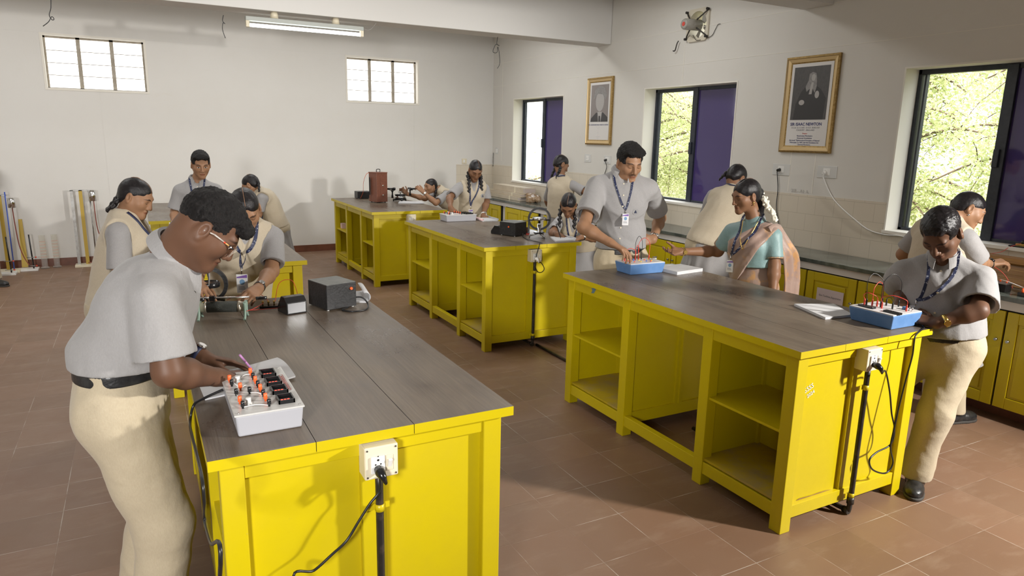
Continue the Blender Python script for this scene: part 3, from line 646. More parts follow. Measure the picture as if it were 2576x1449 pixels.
class Person:
    def __init__(s, label, c, hvox, s_=1., w=1., base=None):
        """c: dict of joints (see below); s_: scale for a 1.70 m adult; w: girth"""
        s.c, s.s, s.w, s.h = c, s_, w, hvox
        s.pel = V3(c['pelvis']); s.chest = V3(c['chest']); s.head = V3(c['head'])
        s.sp = nrm(s.chest-s.pel)
        s.plat, s.pf, s.pu = ortho(c['pfwd'], c.get('pup', s.sp*.5+np.array((0, 0, .5))))
        s.plat = nrm(s.plat); cf = V3(c['cfwd']); cu = c.get('cup', s.sp); s.cu = nrm(cu); cf = nrm(cf-s.cu*(cf@s.cu)); s.cf = cf; s.clat = np.cross(s.cu, s.cf)
        s.hl, s.hf, s.hu = ortho(c['hfwd'], c['hup'])
        base = base or (s.pel[0], s.pel[1], 0)
        s.o = thing('person', label, 'person', base)
        s.hs = s_*c.get('hs', 1.); s.tone = c.get('tone', 'brown')
        k = s.s
        s.neck = s.chest+s.cu*.155*k-s.cf*.012*k
        sw = c.get('sw', .172)*k*s.w**.5
        s.sh = {'L': s.chest+s.cu*.060*k+s.clat*sw, 'R': s.chest+s.cu*.060*k-s.clat*sw}
        for q in 'LR':
            if 'sh'+q in c: s.sh[q] = s.sh[q]+V3(c['sh'+q])
        s.arm = {}
        for q in 'LR':
            a = c['arm'+q]; wr = V3(a['w'])
            el = V3(a['e']) if 'e' in a else ik(s.sh[q], wr, .285*k, .252*k, a.get('pole', (0, 0, -1)))
            s.arm[q] = (s.sh[q], el, wr)
        s.hip = {'L': s.pel+s.plat*.088*k-s.pu*.03*k, 'R': s.pel-s.plat*.088*k-s.pu*.03*k}
        s.leg = {}
        for q in 'LR':
            an = V3(c['ank'+q]) if 'ank'+q in c else V3((s.hip[q][0], s.hip[q][1], .085*k)); an[2] = max(an[2], .075*k)
            dl = np.linalg.norm(an-s.hip[q]); lk = min(.85*k, dl*c.get('knee', 1.012)); kn = ik(s.hip[q], an, .506*lk, .494*lk, c.get('kpole', s.pf)); s.leg[q] = (s.hip[q], kn, an)
    def HL(s, x, y, z): return s.head+(s.hl*x+s.hf*y+s.hu*z)*s.hs
    @property
    def HX(s): return np.stack([s.hl, s.hf, s.hu])
    # ---- torso sections shared by skin and clothes
    def torso(s, f, infl=0, k=.05, lo=0., belly=0.):
        w, q = s.w, s.s; sp = s.chest-s.pel; bend = V3(s.c.get('bend', (0, 0, 0)))
        fw = s.c.get('fem', 0)
        st = [(0, .150, .112), (.42, .132-.008*fw, .1), (.78, .150-.012*fw, .112), (1., .158-.012*fw, .112)]
        pts = []
        for t, a, b in st:
            lat = nrm(s.plat*(1-t)+s.clat*t); fwd = nrm(s.pf*(1-t)+s.cf*t)
            pts.append((s.pel+sp*t+bend*math.sin(PI*min(t, 1))+fwd*belly*math.sin(PI*min(max(t, 0), 1)), a*w*q+infl, b*w*q+infl, lat))
        for (p0, a0, b0, l0), (p1, a1, b1, l1) in zip(pts, pts[1:]): f.cone(p0, p1, b0, b1, k, u=l0+l1, sa=a0/b0, sb=a1/b1)
        f.cone(s.sh['L']-s.clat*.035*q-s.cu*.012*q, s.sh['R']+s.clat*.035*q-s.cu*.012*q, .048*q*w**.5+infl, .048*q*w**.5+infl, k)
        f.cone(s.sh['L']-s.clat*.03*q-s.cu*.012*q, s.neck-s.cu*.02*q, .040*q+infl, .045*q+infl, k); f.cone(s.sh['R']+s.clat*.03*q-s.cu*.012*q, s.neck-s.cu*.02*q, .040*q+infl, .045*q+infl, k)
        if fw:
            for sd in (1, -1): f.ell(s.chest+s.cf*.095*w*q+s.clat*.068*sd*w*q-s.cu*.03*q, np.array((.058, .05, .06))*q*fw+infl*.7, np.stack([s.clat, s.cf, s.cu]), .045)
    def hand(s, f, q, wr):
        a = s.c['arm'+q]; k = s.s*a.get('hsz', 1.); d = nrm(a.get('d', wr-s.arm[q][1])); n = V3(a.get('n', (0, 0, -1))); n = nrm(n-d*(n@d))
        ac = np.cross(d, n)*(1 if q == 'R' else -1)
        curl = a.get('curl', (.35, .4, .3)); spread = a.get('spread', .06)
        offs = (.027, .009, -.009, -.026); ln = (.086, .090, .086, .077)
        seg = ((.043, .025, .020), (.047, .029, .021), (.044, .027, .021), (.034, .021, .018)); rad = (.0088, .0090, .0084, .0075)
        for o_, l_ in zip(offs, ln): f.cone(wr+ac*o_*.55*k-d*.005*k, wr+(d*l_+ac*o_)*k, .0135*k, .0108*k, .016)
        f.cone(wr+d*.02*k+ac*.018*k+n*.006*k, wr+d*.05*k+ac*.027*k+n*.01*k, .016*k, .013*k, .016)
        for i, (o_, l_) in enumerate(zip(offs, ln)):
            p = wr+(d*l_+ac*o_)*k; th = 0; cc = curl[i] if isinstance(curl[0], (tuple, list)) else curl
            sd = (1.5-i)*spread
            for j in range(3):
                th += cc[j]; v = d*math.cos(th)+n*math.sin(th); v = nrm(v+ac*sd); p2 = p+v*seg[i][j]*k
                f.cone(p, p2, rad[i]*k*(1-.07*j), rad[i]*k*(1-.07*(j+1)), .005 if j == 0 else .003); p = p2
        to = a.get('thumb', .7); tn = a.get('tn', .35); p = wr+(d*.028+ac*.026+n*.008)*k
        for j, (l_, r_) in enumerate(((.04, .0125), (.031, .0100), (.025, .0088))):
            an = to-j*a.get('tc', .28); v = nrm(d*math.cos(an)+ac*math.sin(an)+n*tn); p2 = p+v*l_*k; f.cone(p, p2, r_*k, r_*k*.9, .01 if j == 0 else .003); p = p2
    def headshape(s, f, fem=0):
        L, X, h = s.HL, s.HX, s.hs; fat = s.c.get('fat', 0)
        E = lambda c, r, k, op='u': f.ell(L(*c), np.array(r)*h, X, k, op)
        E((0, -.014, .032), (.0735, .0935, .081), .02)
        E((0, .020, -.022), (.062+.008*fat, .070, .082), .03)
        for q in (1, -1):
            f.cone(L(q*.05, .0, -.045), L(q*.012, .066, -.096), (.022+.010*fat)*h, (.019+.004*fat)*h, .03)
            f.ball(L(q*.043, .052, -.024), (.024+.006*fat)*h, .025)
        f.cone(L(-.034, .076, .020), L(.034, .076, .020), .0135*h, .0135*h, .02)
        f.ball(L(0, .076, -.100), .019*h, .02)
        for q in (1, -1): E((q*.0315, .098, -.002), (.018, .016, .0115), .014, 's')
        for q in (1, -1): f.ball(L(q*.0315, .0705, -.002), .0150*h, .006)
        f.cone(L(0, .088, .012), L(0, .106, -.034), .0085*h, .0118*h, .012); 
        for q in (1, -1): f.ball(L(q*.0125, .095, -.039), .0092*h, .008)
        for q in (1, -1): f.ball(L(q*.0075, .104, -.0475), .0042*h, .004, 's')
        E((0, .0865, -.0605), (.023, .0125, .0075), .008); E((0, .0850, -.0735), (.020, .0125, .0085), .008); E((0, .102, -.0668), (.026, .012, .0016), .003, 's')
        for q in (1, -1):
            Xe = np.stack([nrm(s.hl*q+s.hf*-.35), nrm(s.hf+s.hl*q*.35), s.hu])
            c = L(q*.0795, -.013, -.006); f.ell(c, np.array((.0095, .0205, .033))*h, Xe, .008); f.ell(c+s.hu*.004*h+s.hl*q*.008*h+s.hf*.002*h, np.array((.0065, .0115, .019))*h, Xe, .004, 's')
            f.ball(c-s.hu*.026*h+s.hf*.006*h, .0085*h, .008)
        nk = .049*h*(1+.2*fat)*s.c.get('nk', 1.)
        f.cone(L(0, -.022, -.045), s.neck-s.cu*.02*s.s, nk, nk*1.12, .03)
    def body(s, mname=None, eyes=0, stache=0):
        f = Field(); k, w = s.s, s.w; wa = s.c.get('wa', w**.6)
        s.torso(f, -.012*k)
        s.headshape(f)
        for q in 'LR':
            a, e, r = s.arm[q]
            f.cone(a-s.cu*.012*k, e, .040*k*wa, .040*k*wa, .03); m_ = e+(r-e)*.3; f.cone(e, m_, .038*k*wa, .041*k*wa, .03); f.cone(m_, r, .041*k*wa, .0245*k*wa**.5, .025)
            f.cone(r-nrm(r-e)*.02, r+nrm(r-e)*.012*k, .0245*k*wa**.5, .022*k, .02)
            s.hand(f, q, r+nrm(r-e)*.008*k)
            a, e, r = s.leg[q]
            f.cone(a, e, .078*k*w, .052*k*w**.5, .04); f.cone(e, r, .050*k*w**.5, .034*k, .03)
        s.skinF = f
        def attr(vs):
            L = (vs-s.head)@s.HX.T/s.hs; far = np.linalg.norm(L, axis=1) > .2; L[far] = (0, -1, 0); return {'face': L}
        m_ = skin_mat(mname or 'skin', TONE[s.tone], eyes, stache)
        o = f.build('body', s.h, m_, s.o, attr)
        return o
    # ---- clothing
    def sleeve(s, f, q, t, ra, rb, noise=True):
        a, e, r = s.arm[q]; k = s.s; d = nrm(e-a); L = np.linalg.norm(e-a); cut = a+d*L*t; ia = a-s.cu*.006*k+d*.01
        f.cone(ia, a+d*L*(t+.25), ra, rb+(rb-ra)*.3, .022, clip=[(cut, d)], hol=(cut-d*.03, cut+d*.08, (ra+(rb-ra)*.8)-.017, (ra+(rb-ra)*1.1)-.014)); return cut, d
    def shirt(s, m_, hem=.02, blouse=.012, sl=.62, name='shirt', neck=True, amp=.0035, sr=(.066, .074), belly=0., seed=1, hv=1.3):
        f = Field(); k, w = s.s, s.w; wa = s.c.get('wa', w**.6)
        s.torso(f, .008*k, belly=belly)
        f.cone(s.pel+s.pu*hem, s.pel+s.sp*.16*k, (.112*w*k+blouse), (.112*w*k+blouse*.8), .04, u=s.plat, sa=1.3)
        cs = [(q, *s.sleeve(f, q, sl, sr[0]*k*wa, sr[1]*k*wa)) for q in 'LR']
        if neck: f.cone(s.neck+s.cf*.05*k+s.cu*.03*k, s.chest+s.cf*.125*k*w+s.cu*.075*k, .046*k, .022*k, .006, op='s')
        f.ball(s.neck+s.cu*.045*k, .052*k, .01, op='s')
        f.clip(s.pel+s.pu*hem, -s.pu)
        n1, n2 = folds(amp*4.2, 12, seed, s.sp), wrinkle(amp*.35, 40, seed+1); f.noise = lambda P: np.minimum(n1(P)-.002, .0025)+n2(P)
        s.clothF = f
        return f.build(name, s.h*hv, m_, s.o)
    def vest(s, m_, hem=-.06, seed=3, flare=.03, amp=.003, hv=1.3, vneck=True):
        """sleeveless waistcoat over the shirt"""
        f = Field(); k, w = s.s, s.w
        s.torso(f, .021*k)
        f.cone(s.pel+s.pu*hem*1.4, s.pel+s.sp*.2*k, .118*w*k+flare, .112*w*k+.014, .05, u=s.plat, sa=1.32)
        for q in 'LR':
            a, e, r = s.arm[q]; sg = 1 if q == 'L' else -1; o_ = s.clat*sg
            f.cone(a+o_*.05*k-s.cu*.02*k, a+o_*.05*k+s.cu*.06*k, .075*k, .065*k, .006, op='s', u=s.cf, sa=1.15)
            f.cone(a+nrm(e-a)*.03, e, .070*k, .062*k, .006, op='s')
        if vneck: f.cone(s.neck+s.cf*.06*k+s.cu*.04*k, s.chest+s.cf*.155*k*w+s.cu*.0*k, .055*k, .010*k, .006, op='s')
        f.ball(s.neck+s.cu*.05*k, .068*k, .008, op='s')
        f.clip(s.pel+s.pu*hem, -s.pu); n1, n2 = folds(amp*4., 12, seed, s.sp), wrinkle(amp*.3, 40, seed+1); f.noise = lambda P: np.minimum(n1(P)-.002, .0025)+n2(P)
        s.clothF = f
        return f.build('waistcoat', s.h*hv, m_, s.o)
    def trousers(s, m_, top=.045, seed=5, amp=.004, hv=1.4, wid=1., name='trousers'):
        f = Field(); k, w = s.s, s.w
        f.cone(s.pel+s.pu*(top+.03), s.pel-s.pu*.06*k, .112*w*k+.004, .118*w*k, .04, u=s.plat, sa=1.33, sb=1.36)
        f.ell(s.pel-s.pf*.050*k-s.pu*.045*k, np.array((.150, .085, .10))*k*w**.8, np.stack([s.plat, s.pf, s.pu]), .05)
        for q in 'LR':
            a, e, r = s.leg[q]; d = nrm(r-e)
            f.cone(a, e, .098*k*w*wid, .078*k*w**.7*wid, .04); f.cone(e, r+d*.05*k, .078*k*w**.7*wid, .076*k*w**.5*wid, .04, clip=[(r+d*.012*k, d)])
        f.clip(s.pel+s.pu*top, s.pu); n1, n2 = folds(amp*3.6, 12, seed, (0, 0, 1)), wrinkle(amp*.4, 36, seed+1); f.noise = lambda P: np.minimum(n1(P)-.002, .0025)+n2(P)
        s.legF = f
        return f.build(name, s.h*hv, m_, s.o)
    def belt(s, top=.045):
        f = Field(); k, w = s.s, s.w
        f.cone(s.pel+s.pu*(top+.06), s.pel-s.pu*.06*k, .112*w*k+.008, .118*w*k+.006, .04, u=s.plat, sa=1.33)
        f.clip(s.pel+s.pu*(top+.004), s.pu); f.clip(s.pel+s.pu*(top-.034), -s.pu)
        return f.build('belt', min(s.h, .005), P_['leather'], s.o)
    def skirt(s, m_, hem_z=.42, r0=.15, r1=.24, seed=4, pleat=.010, name='tunic', hv=1.4, off=(0, 0, 0)):
        """lower tunic falling from the waist"""
        f = Field(); k, w = s.s, s.w
        mid = (s.leg['L'][1]+s.leg['R'][1])/2+V3(off); b = mid+(mid-s.pel)*max((s.pel[2]-hem_z)/max(s.pel[2]-mid[2], .05)-1, 0)
        f.cone(s.pel+s.sp*.12*k, s.pel-s.pu*.05*k, .104*w*k, .122*w*k+.01, .05, u=s.plat, sa=1.3)
        f.cone(s.pel-s.pu*.05*k, b-(0, 0, .06), .122*w*k+.01, r1*.72*k, .05, u=s.plat, sa=1.3, sb=1.45)
        f.clip((0, 0, hem_z), (0, 0, -1)); f.clip(s.pel+s.sp*.1*k, s.sp)
        wr = wrinkle(.003, 14, seed); c0, pl, pf = s.pel.copy(), s.plat.copy(), s.pf.copy(); top = s.pel[2]
        f.noise = lambda P: wr(P)+pleat*np.sin(9*np.arctan2((P-c0)@pf, (P-c0)@pl))*np.clip((top-P[..., 2])/.35, 0, 1)
        s.legF = f
        return f.build(name, s.h*hv, m_, s.o)
    def shoes(s, fdir=None):
        for q in 'LR':
            a, e, r = s.leg[q]; k = s.s; d = V3(s.c.get('foot'+q, s.pf)); d[2] = 0; d = nrm(d); lat = np.cross((0, 0, 1), d); g = np.array((r[0], r[1], 0.)); f = Field(); u3 = np.stack([lat, d, (0, 0, 1.)])
            f.cone(g-d*.035*k+(0, 0, .045), g+d*.075*k+(0, 0, .036), .042*k, .036*k, .03, u=lat, sa=.92, sb=1.15)
            f.ell(g+d*.125*k+(0, 0, .032), np.array((.047, .065, .036))*k, u3, .035); f.cone(g+(0, 0, .05), r, .046*k, .042*k, .03)
            f.clip((0, 0, .012), (0, 0, -1)); f.clip((0, 0, r[2]+.03), (0, 0, 1))
            o = f.build('shoe', max(s.h, .005), P_['leather'], s.o)
            f2 = Field(); f2.cone(g-d*.036*k+(0, 0, .012), g+d*.075*k+(0, 0, .012), .045*k, .041*k, .03, u=lat, sa=.92, sb=1.15); f2.ell(g+d*.125*k+(0, 0, .012), np.array((.051, .07, .03))*k, u3, .03)
            f2.clip((0, 0, .0005), (0, 0, -1)); f2.clip((0, 0, .018), (0, 0, 1)); f2.build('sole', max(s.h, .005), P_['sole'], o)
    # ---- hair
    def hair_short(s, top=.016, fade=.006, quiff=0., seed=2, low=-.045, m_='hair', amp=1., fringe=0):
        L, X, h = s.HL, s.HX, s.hs; f = Field()
        f.ell(L(0, -.016, .034), np.array((.0735+fade, .0955+fade, .081+fade))*h, X, .02)
        f.ell(L(0, -.006, .060), np.array((.070+top*.35, .088+top*.5, .058+top))*h, X, .02)
        if quiff: f.ell(L(0, .055, .088), np.array((.058, .042, .026))*h*(1+quiff), X, .025)
        f.ell(L(0, .100, -.018), np.array((.080, .066, .096))*h, X, .010, 's')        # the face stays free
        for q in (1, -1): f.ell(L(q*.062, .085, .050), np.array((.030, .040, .036))*h, X, .01, 's')
        for q in (1, -1): f.ell(L(q*.090, .024, -.052), np.array((.040, .047, .072))*h, X, .006, 's'); f.ell(L(q*.084, -.012, -.014), np.array((.026, .0235, .037))*h, X, .004, 's')
        if fringe: f.ell(L(0, .084, .070), np.array((.055, .030, .022+.01*fringe))*h, X, .02)
        f.clip(L(0, -.09, low), -s.hu*1.-s.hf*.25)
        a, b = wrinkle(.0030*h*amp, 190, seed), wrinkle(.0018*h*amp, 420, seed+1); f.noise = lambda P: a(P)+b(P)
        return f.build('hair', max(s.h*.8, .003), P_[m_], s.o)
    def hair_long(s, part=0, knot=None, seed=3, puff=0., m_='hairoil'):
        """combed-back cap of hair with a parting"""
        L, X, h = s.HL, s.HX, s.hs; f = Field()
        f.ell(L(0, -.017, .035), np.array((.0785+puff, .0985+puff, .084+puff))*h, X, .02)
        f.ell(L(0, -.055, -.012), np.array((.066, .055, .068))*h, X, .03)
        f.ell(L(0, .105, -.040), np.array((.087, .072, .096))*h, X, .006, 's')
        for q in (1, -1): f.ell(L(q*.092, .022, -.055), np.array((.042, .045, .075))*h, X, .006, 's'); f.ell(L(q*.086, -.012, -.016), np.array((.022, .0205, .031))*h, X, .004, 's')
        f.ell(L(part*.5, .108, .050), np.array((.046, .032, .036))*h, X, .012, 's')
        if part is not None: f.cone(L(part, .085, .10), L(part*.7, -.03, .125), .0055*h, .0055*h, .003, op='s')
        f.clip(L(0, -.07, -.062), -s.hu-s.hf*.3)
        w1 = wrinkle(.0012*h, 90, seed); f.noise = w1
        o = f.build('hair', max(s.h*.85, .003), P_[m_], s.o)
        if part is not None:
            q = [s.surf(L(part*(1-.3*t), .075-.15*t, .04), s.hu, f, off=.001, far=.2) for t in np.linspace(0, 1, 14)]; q = [v for v in q if (v-s.head)@s.hu > .05*h]
            if len(q) > 3: MB().tube(q, .0019, 6).build('parting', P_['scalp'], o)
        return o
    def braid(s, pts, r0=.021, r1=.012, tail=True, name='braid'):
        p = bez([V3(q) for q in pts], 14); p = [np.array(q) for q in p]; L = np.cumsum([0]+[np.linalg.norm(b-a) for a, b in zip(p, p[1:])]); T = L[-1]; n = max(int(T/(r0*.95)), 4); f = Field()
        for i in range(n):
            t = (i+.5)/n*T; j = min(np.searchsorted(L, t), len(p)-1); c = p[j]; d = nrm(p[min(j+1, len(p)-1)]-p[j-1]); lat = nrm(np.cross(d, s.hf+.01)); r = (r0+(r1-r0)*i/n)*s.hs; sg = 1 if i % 2 else -1
            f.cone(c+lat*r*.42*sg-d*r*.75, c-lat*r*.25*sg+d*r*.6, r*.86, r*.70, .003)
        f.noise = wrinkle(.0012, 160, 9)
        return f.build(name, max(s.h*.75, .0035), P_['hairoil'], s.o)
    # ---- things that hug the cloth
    def surf(s, p, d, F=None, off=.003, far=.35):
        """first cloth point met coming from p+d*far against d"""
        F = F or s.clothF; d = nrm(d); q = V3(p)+d*far
        for _ in range(70):
            v = float(F(q[None])[0])
            if v < off: break
            q = q-d*min(max(v*.7, .0012), .05)
            if (q-V3(p))@d < -.25: break
        return q
    def ribbon(s, pts, width, m_, name, d, parent=None, drape=True, sub=5, off=.0035):
        q = [np.array(v) for v in bez(pts, sub)]
        if drape: q = [s.surf(v, d, off=off) for v in q]
        mb = MB(); A = []; d = nrm(d)
        for i, v in enumerate(q):
            t = nrm(q[min(i+1, len(q)-1)]-q[max(i-1, 0)]); w_ = nrm(np.cross(t, d))*width/2; A += [v-w_+d*.0008, v+w_+d*.0008]
        mb.add(A, [(2*i, 2*i+1, 2*i+3, 2*i+2) for i in range(len(q)-1)], smooth=True)
        return mb.build(name, m_, parent or s.o, thick=.0016)
    def lanyard(s, card=None, end=None, low=.22, hang=.06, width=.014, cardsize=(.054, .086), printed=True, side=0., d=None, dcard=None, pts=None):
        k = s.s; d = s.cf if d is None else V3(d); c0 = s.chest+s.clat*side
        if end is not None: end = s.surf(V3(end), d, off=.008)
        else: end = s.chest-s.cu*low+s.clat*side+s.cf*.1 if card is None else V3(card)+(0, 0, hang)
        free = card is not None
        r = None
        for sg in (1, -1):
            P = [s.neck-s.cf*.045*k+s.clat*.045*sg*k+s.cu*.02*k, s.neck+s.clat*.068*sg*k+s.cu*.012*k, s.chest+s.clat*.055*sg*k+s.cu*.07*k+s.cf*.1, s.chest*.45+end*.55+s.clat*.02*sg*k, end]
            q = [np.array(v) for v in bez(P, 6)]; n0 = 7
            q = [s.surf(v, nrm(d*min(1, i/n0)+s.cu*max(0, 1-i/n0)*1.0), off=.004, far=.25) if i < len(q)-5 or not free else v for i, v in enumerate(q)]
            mb = MB(); A = []
            for i, v in enumerate(q):
                t = nrm(q[min(i+1, len(q)-1)]-q[max(i-1, 0)]); dd = nrm(d*min(1, i/n0+.1)+s.cu*max(0, 1-i/n0)); w_ = nrm(np.cross(t, dd))*width/2; A += [v-w_+dd*.001, v+w_+dd*.001]
            mb.add(A, [(2*i, 2*i+1, 2*i+3, 2*i+2) for i in range(len(q)-1)], smooth=False); last = q[-1]
            if r is None: r = mb; 
            else: r.add(mb.v, mb.f, smooth=False)
        o = r.build('lanyard', P_['printed'], s.o, thick=.0012)
        c = V3(card) if card is not None else last+V3((0, 0, -hang))+nrm(d*(1, 1, 0))*.004
        f = nrm((V3(dcard) if dcard is not None else d)*(1, 1, .0)); l_ = np.cross((0, 0, 1), f); u = np.array((0, 0, 1.)); W, H = cardsize
        mb = MB(); mb.tube([last, c+u*.0], .0035, 6); mb.build('clip', M['chrome'], o)
        mb = MB(); mb.obox(c-u*H/2, l_*W/2, u*H/2, f*.0012); ca = mb.build('id_card', P_['card'], o, bev=.001)
        if printed:
            mb = MB(); z = f*.0015
            for x0, x1, z0, z1 in ((-.46, .46, .80, .97),): mb.add([c-u*H+l_*W*x0+u*H*z0+z, c-u*H+l_*W*x1+u*H*z0+z, c-u*H+l_*W*x1+u*H*z1+z, c-u*H+l_*W*x0+u*H*(z1-.1)+z], [(0, 1, 2, 3)])
            mb.add([c-u*H+l_*W*.24*math.cos(a)+u*H*(.58+.15*math.sin(a))+z for a in np.linspace(0, 2*PI, 16, False)], [tuple(range(16))], 1)
            for i, zz in enumerate((.32, .25, .18)): mb.add([c-u*H+l_*W*a+u*H*(zz+b)+z for a, b in ((-.34, 0), (.2+.05*i, 0), (.2+.05*i, .03), (-.34, .03))], [(0, 1, 2, 3)], 2)
            mb.build('print', [P_['violet'], mat('portrait_blue', (.18, .32, .5, 1), .4), M['greyink']], o)
        return o
    def watch(s, q, strap=None, face=None, t=.06, name='wristwatch', side=None):
        a, e, r = s.arm[q]; d = nrm(r-e); c = r-d*t*s.s*.5; k = s.s; n = V3(side) if side is not None else -V3(s.c['arm'+q].get('n', (0, 0, -1))); n = nrm(n-d*(n@d)); l_ = np.cross(d, n); R = (.0265+.004*(s.w-1))*k*s.c.get('wa', s.w**.6)**.5
        # meet the skin from outside
        pts = []
        for i in range(28):
            an = 2*PI*i/28; v = n*math.cos(an)+l_*math.sin(an); pts.append(s.surf(c, v, s.skinF, off=.002, far=.07))
        mb = MB(); A = []
        for p in pts: A += [p-d*.009, p+d*.009]
        m_ = len(pts); mb.add(A, [(2*i, 2*i+1, (2*i+3) % (2*m_), (2*i+2) % (2*m_)) for i in range(m_)], smooth=True); o = mb.build(name, strap or P_['leather'], s.o, thick=.003)
        p = pts[0]; mb = MB(); mb.cyl(p-n*.002, p+n*.008, .017*k, .0155*k, 24); mb.build('case', face or M['chrome'], o)
        mb = MB(); mb.cyl(p+n*.008, p+n*.0086, .0125*k, n=24); mb.build('dial', M['whitepanel'] if face is None else face, o)
        return o
    def collar(s, m_, open_=.5, h=.034, fall=.044, tip=.03, r=.058):
        k = s.s; N = s.neck; ax = nrm(s.cu*.8+nrm(V3(s.HL(0, -.022, -.045))-N)*.7); fw = nrm(s.cf-ax*(s.cf@ax)); lt = np.cross(ax, fw); mb = MB(); n = 44; A = []
        for i in range(n+1):
            ph = -PI+open_*.5+(2*PI-open_)*i/n; fr = max(0, -math.cos(ph)); bk = max(0, math.cos(ph))   # ph=0: nape
            dr = -fw*math.cos(ph)*1.06+lt*math.sin(ph); edge = max(0, 1-min(i, n-i)/7.)
            R = r*k*(1+.0*fr); base = N+ax*(-.006*k)-ax*.016*fr*k*1.5
            q0 = base+dr*R*1.02; q1 = base+dr*R*1.0+ax*h*k*(1-.25*fr); q2 = q1+dr*.007*k+ax*.0015*k
            q3 = q1+dr*(.020+.01*fr)*k-ax*(fall+tip*edge*.8)*k*.75-lt*math.sin(ph)*0; q3 = q3+fw*tip*edge*.45*k
            A.append((q0, q1, q2, (q2*.45+q3*.55)+dr*.003*k, q3))
        for i in range(n+1): pass
        mb.add([v for a in A for v in a], [(i*5+j, i*5+j+1, (i+1)*5+j+1, (i+1)*5+j) for i in range(n) for j in range(4)], smooth=False)
        return mb.build('collar', m_, s.o, thick=.003)
    def emblem(s, at_, d, r=.024, name='emblem'):
        p = s.surf(at_, d, off=.001); d = nrm(d); u = nrm(s.cu-d*(s.cu@d)); l_ = np.cross(u, d); ring = MB(); o_ = MB()
        def P(x, y, z=.001): return s.surf(p+l_*x+u*y, d, off=.0015, far=.06)+d*z
        n = 24; v = [P(r*math.cos(a), r*math.sin(a)) for a in np.linspace(0, 2*PI, n, False)]+[P(0, 0)]
        ring.add(v, [(i, (i+1) % n, n) for i in range(n)]); o = ring.build(name, M['greyprint'], s.o)
        q = [P(-.5*r, -.42*r, .0025), P(.5*r, -.42*r, .0025), P(.22*r, .05*r, .0025), P(.3*r, .05*r, .0025), P(0, .6*r, .0025), P(-.3*r, .05*r, .0025), P(-.22*r, .05*r, .0025)]
        o_.add(q, [(0, 1, 2, 6), (5, 3, 4)]); o_.build('badge_tree', M['ink2'], o); return o
    def placket(s, d, n=6, top=.085, bot=-.30):
        mb = MB(); bt = MB()
        for i in range(n):
            t = top+(bot-top)*i/(n-1); p = s.surf(s.chest+s.cu*t, d, off=.0015); bt.cyl(p-V3(d)*.001, p+nrm(d)*.0022, .0052, n=12)
        return bt.build('buttons', M['cream'], s.o)
M['greyprint'] = mat('badge_ground', (.27, .265, .265, 1), .7); M['ink2'] = mat('badge_print', (.02, .025, .06, 1), .7)
# ------------------------------------------------------------------ the people in the room
A = lambda x, y, ax, v: V3(at(x, y, ax, v))
PEOPLE = {}
def front_boy():
    c = dict(pelvis=(-.10, 2.47, .945), chest=A(386, 742, 'y', 2.46), head=A(526, 574, 'y', 2.38), pfwd=(.98, -.12, 0), cfwd=(.9, -.28, -.4), hfwd=(.70, -.08, -.71), hup=(.7, -.1, .7), cup=(.62, -.06, .78),
             sw=.195, fat=1., tone='deep', wa=1.08, hs=.96, nk=1.22, bend=(-.01, 0, .01), shR=(.02, .03, -.035),
             armR=dict(w=A(556, 950, 'y', 2.40), e=A(425, 935, 'y', 2.24), d=(.75, .55, -.22), n=(.2, .35, -.9), curl=((.55, .8, .5), (.75, .9, .6), (.85, 1., .6), (.9, 1., .6)), thumb=.45, tn=.5),
             armL=dict(w=A(512, 900, 'y', 2.66), e=(.02, 2.74, 1.06), d=(.85, -.12, -.2), n=(.1, -.2, -1), curl=(.25, .3, .2)),
             ankL=(-.12, 2.62, .09), ankR=(-.06, 2.36, .09), footL=(1, .1, 0), footR=(1, -.15, 0), kpole=(1, 0, 0))
    p = Person('boy with glasses in grey shirt and khaki trousers, bending over the front table to write', c, .0036, 1.03, 1.09)
    p.body('deep_brown_skin', eyes=1); p.shirt(P_['shirtlight'], hem=.112, blouse=.022, sl=.80, sr=(.064, .080), amp=.0042, belly=.008, seed=11)
    p.trousers(P_['khaki'], top=.108, amp=.0045, wid=1.0); p.belt(.106); p.shoes(); p.hair_short(.010, .005, seed=5, low=-.05, fringe=.6); p.collar(P_['shirtlight'], r=.079, h=.034, fall=.05, tip=.03, open_=.7)
    # spectacles
    L = p.HL; g = MB(); fr = lambda q, n=26: [L(q*.033+.0245*math.cos(a)*(1 if abs(math.cos(a)) < .8 else 1), .102-.10*abs(.033*q+.0245*math.cos(a))*.35, -.006+.0185*math.sin(a)) for a in np.linspace(0, 2*PI, n, False)]
    for q in (1, -1): g.tube(fr(q), .0013, 6, closed=True)
    g.tube([L(-.010, .104, .0), L(0, .106, .003), L(.010, .104, .0)], .0016, 6)
    o = g.build('spectacles', mat('clear_frame', (.36, .30, .25, 1), .15), p.o)
    for q in (1, -1):
        t = MB(); a, b_, c_ = L(q*.058, .092, .006), L(q*.078, .02, .006), L(q*.081, -.012, -.004)
        for i, (u, v_, k) in enumerate(((0, .10, 0), (.10, .16, 1), (.16, .24, 0), (.24, .42, 2), (.42, .52, 3), (.52, 1., 4))): t.tube([a+(b_-a)*u, a+(b_-a)*v_], .0026 if i else .003, 6, k)
        t.tube([b_, c_], .0022, 6, 4); t.build('temple', [M['blackgloss'], M['white'], mat('amber_acetate', (.6, .35, .12, 1), .3), M['red'], mat('clear_acetate', (.5, .46, .42, 1), .15)], o)
        ln = MB(); ln.add(fr(q), [tuple(range(26))]); ln.build('lens', M['glasslens'], o)
    p.watch('L', P_['navy'], t=.05)
    return p
PEOPLE['P1'] = front_boy
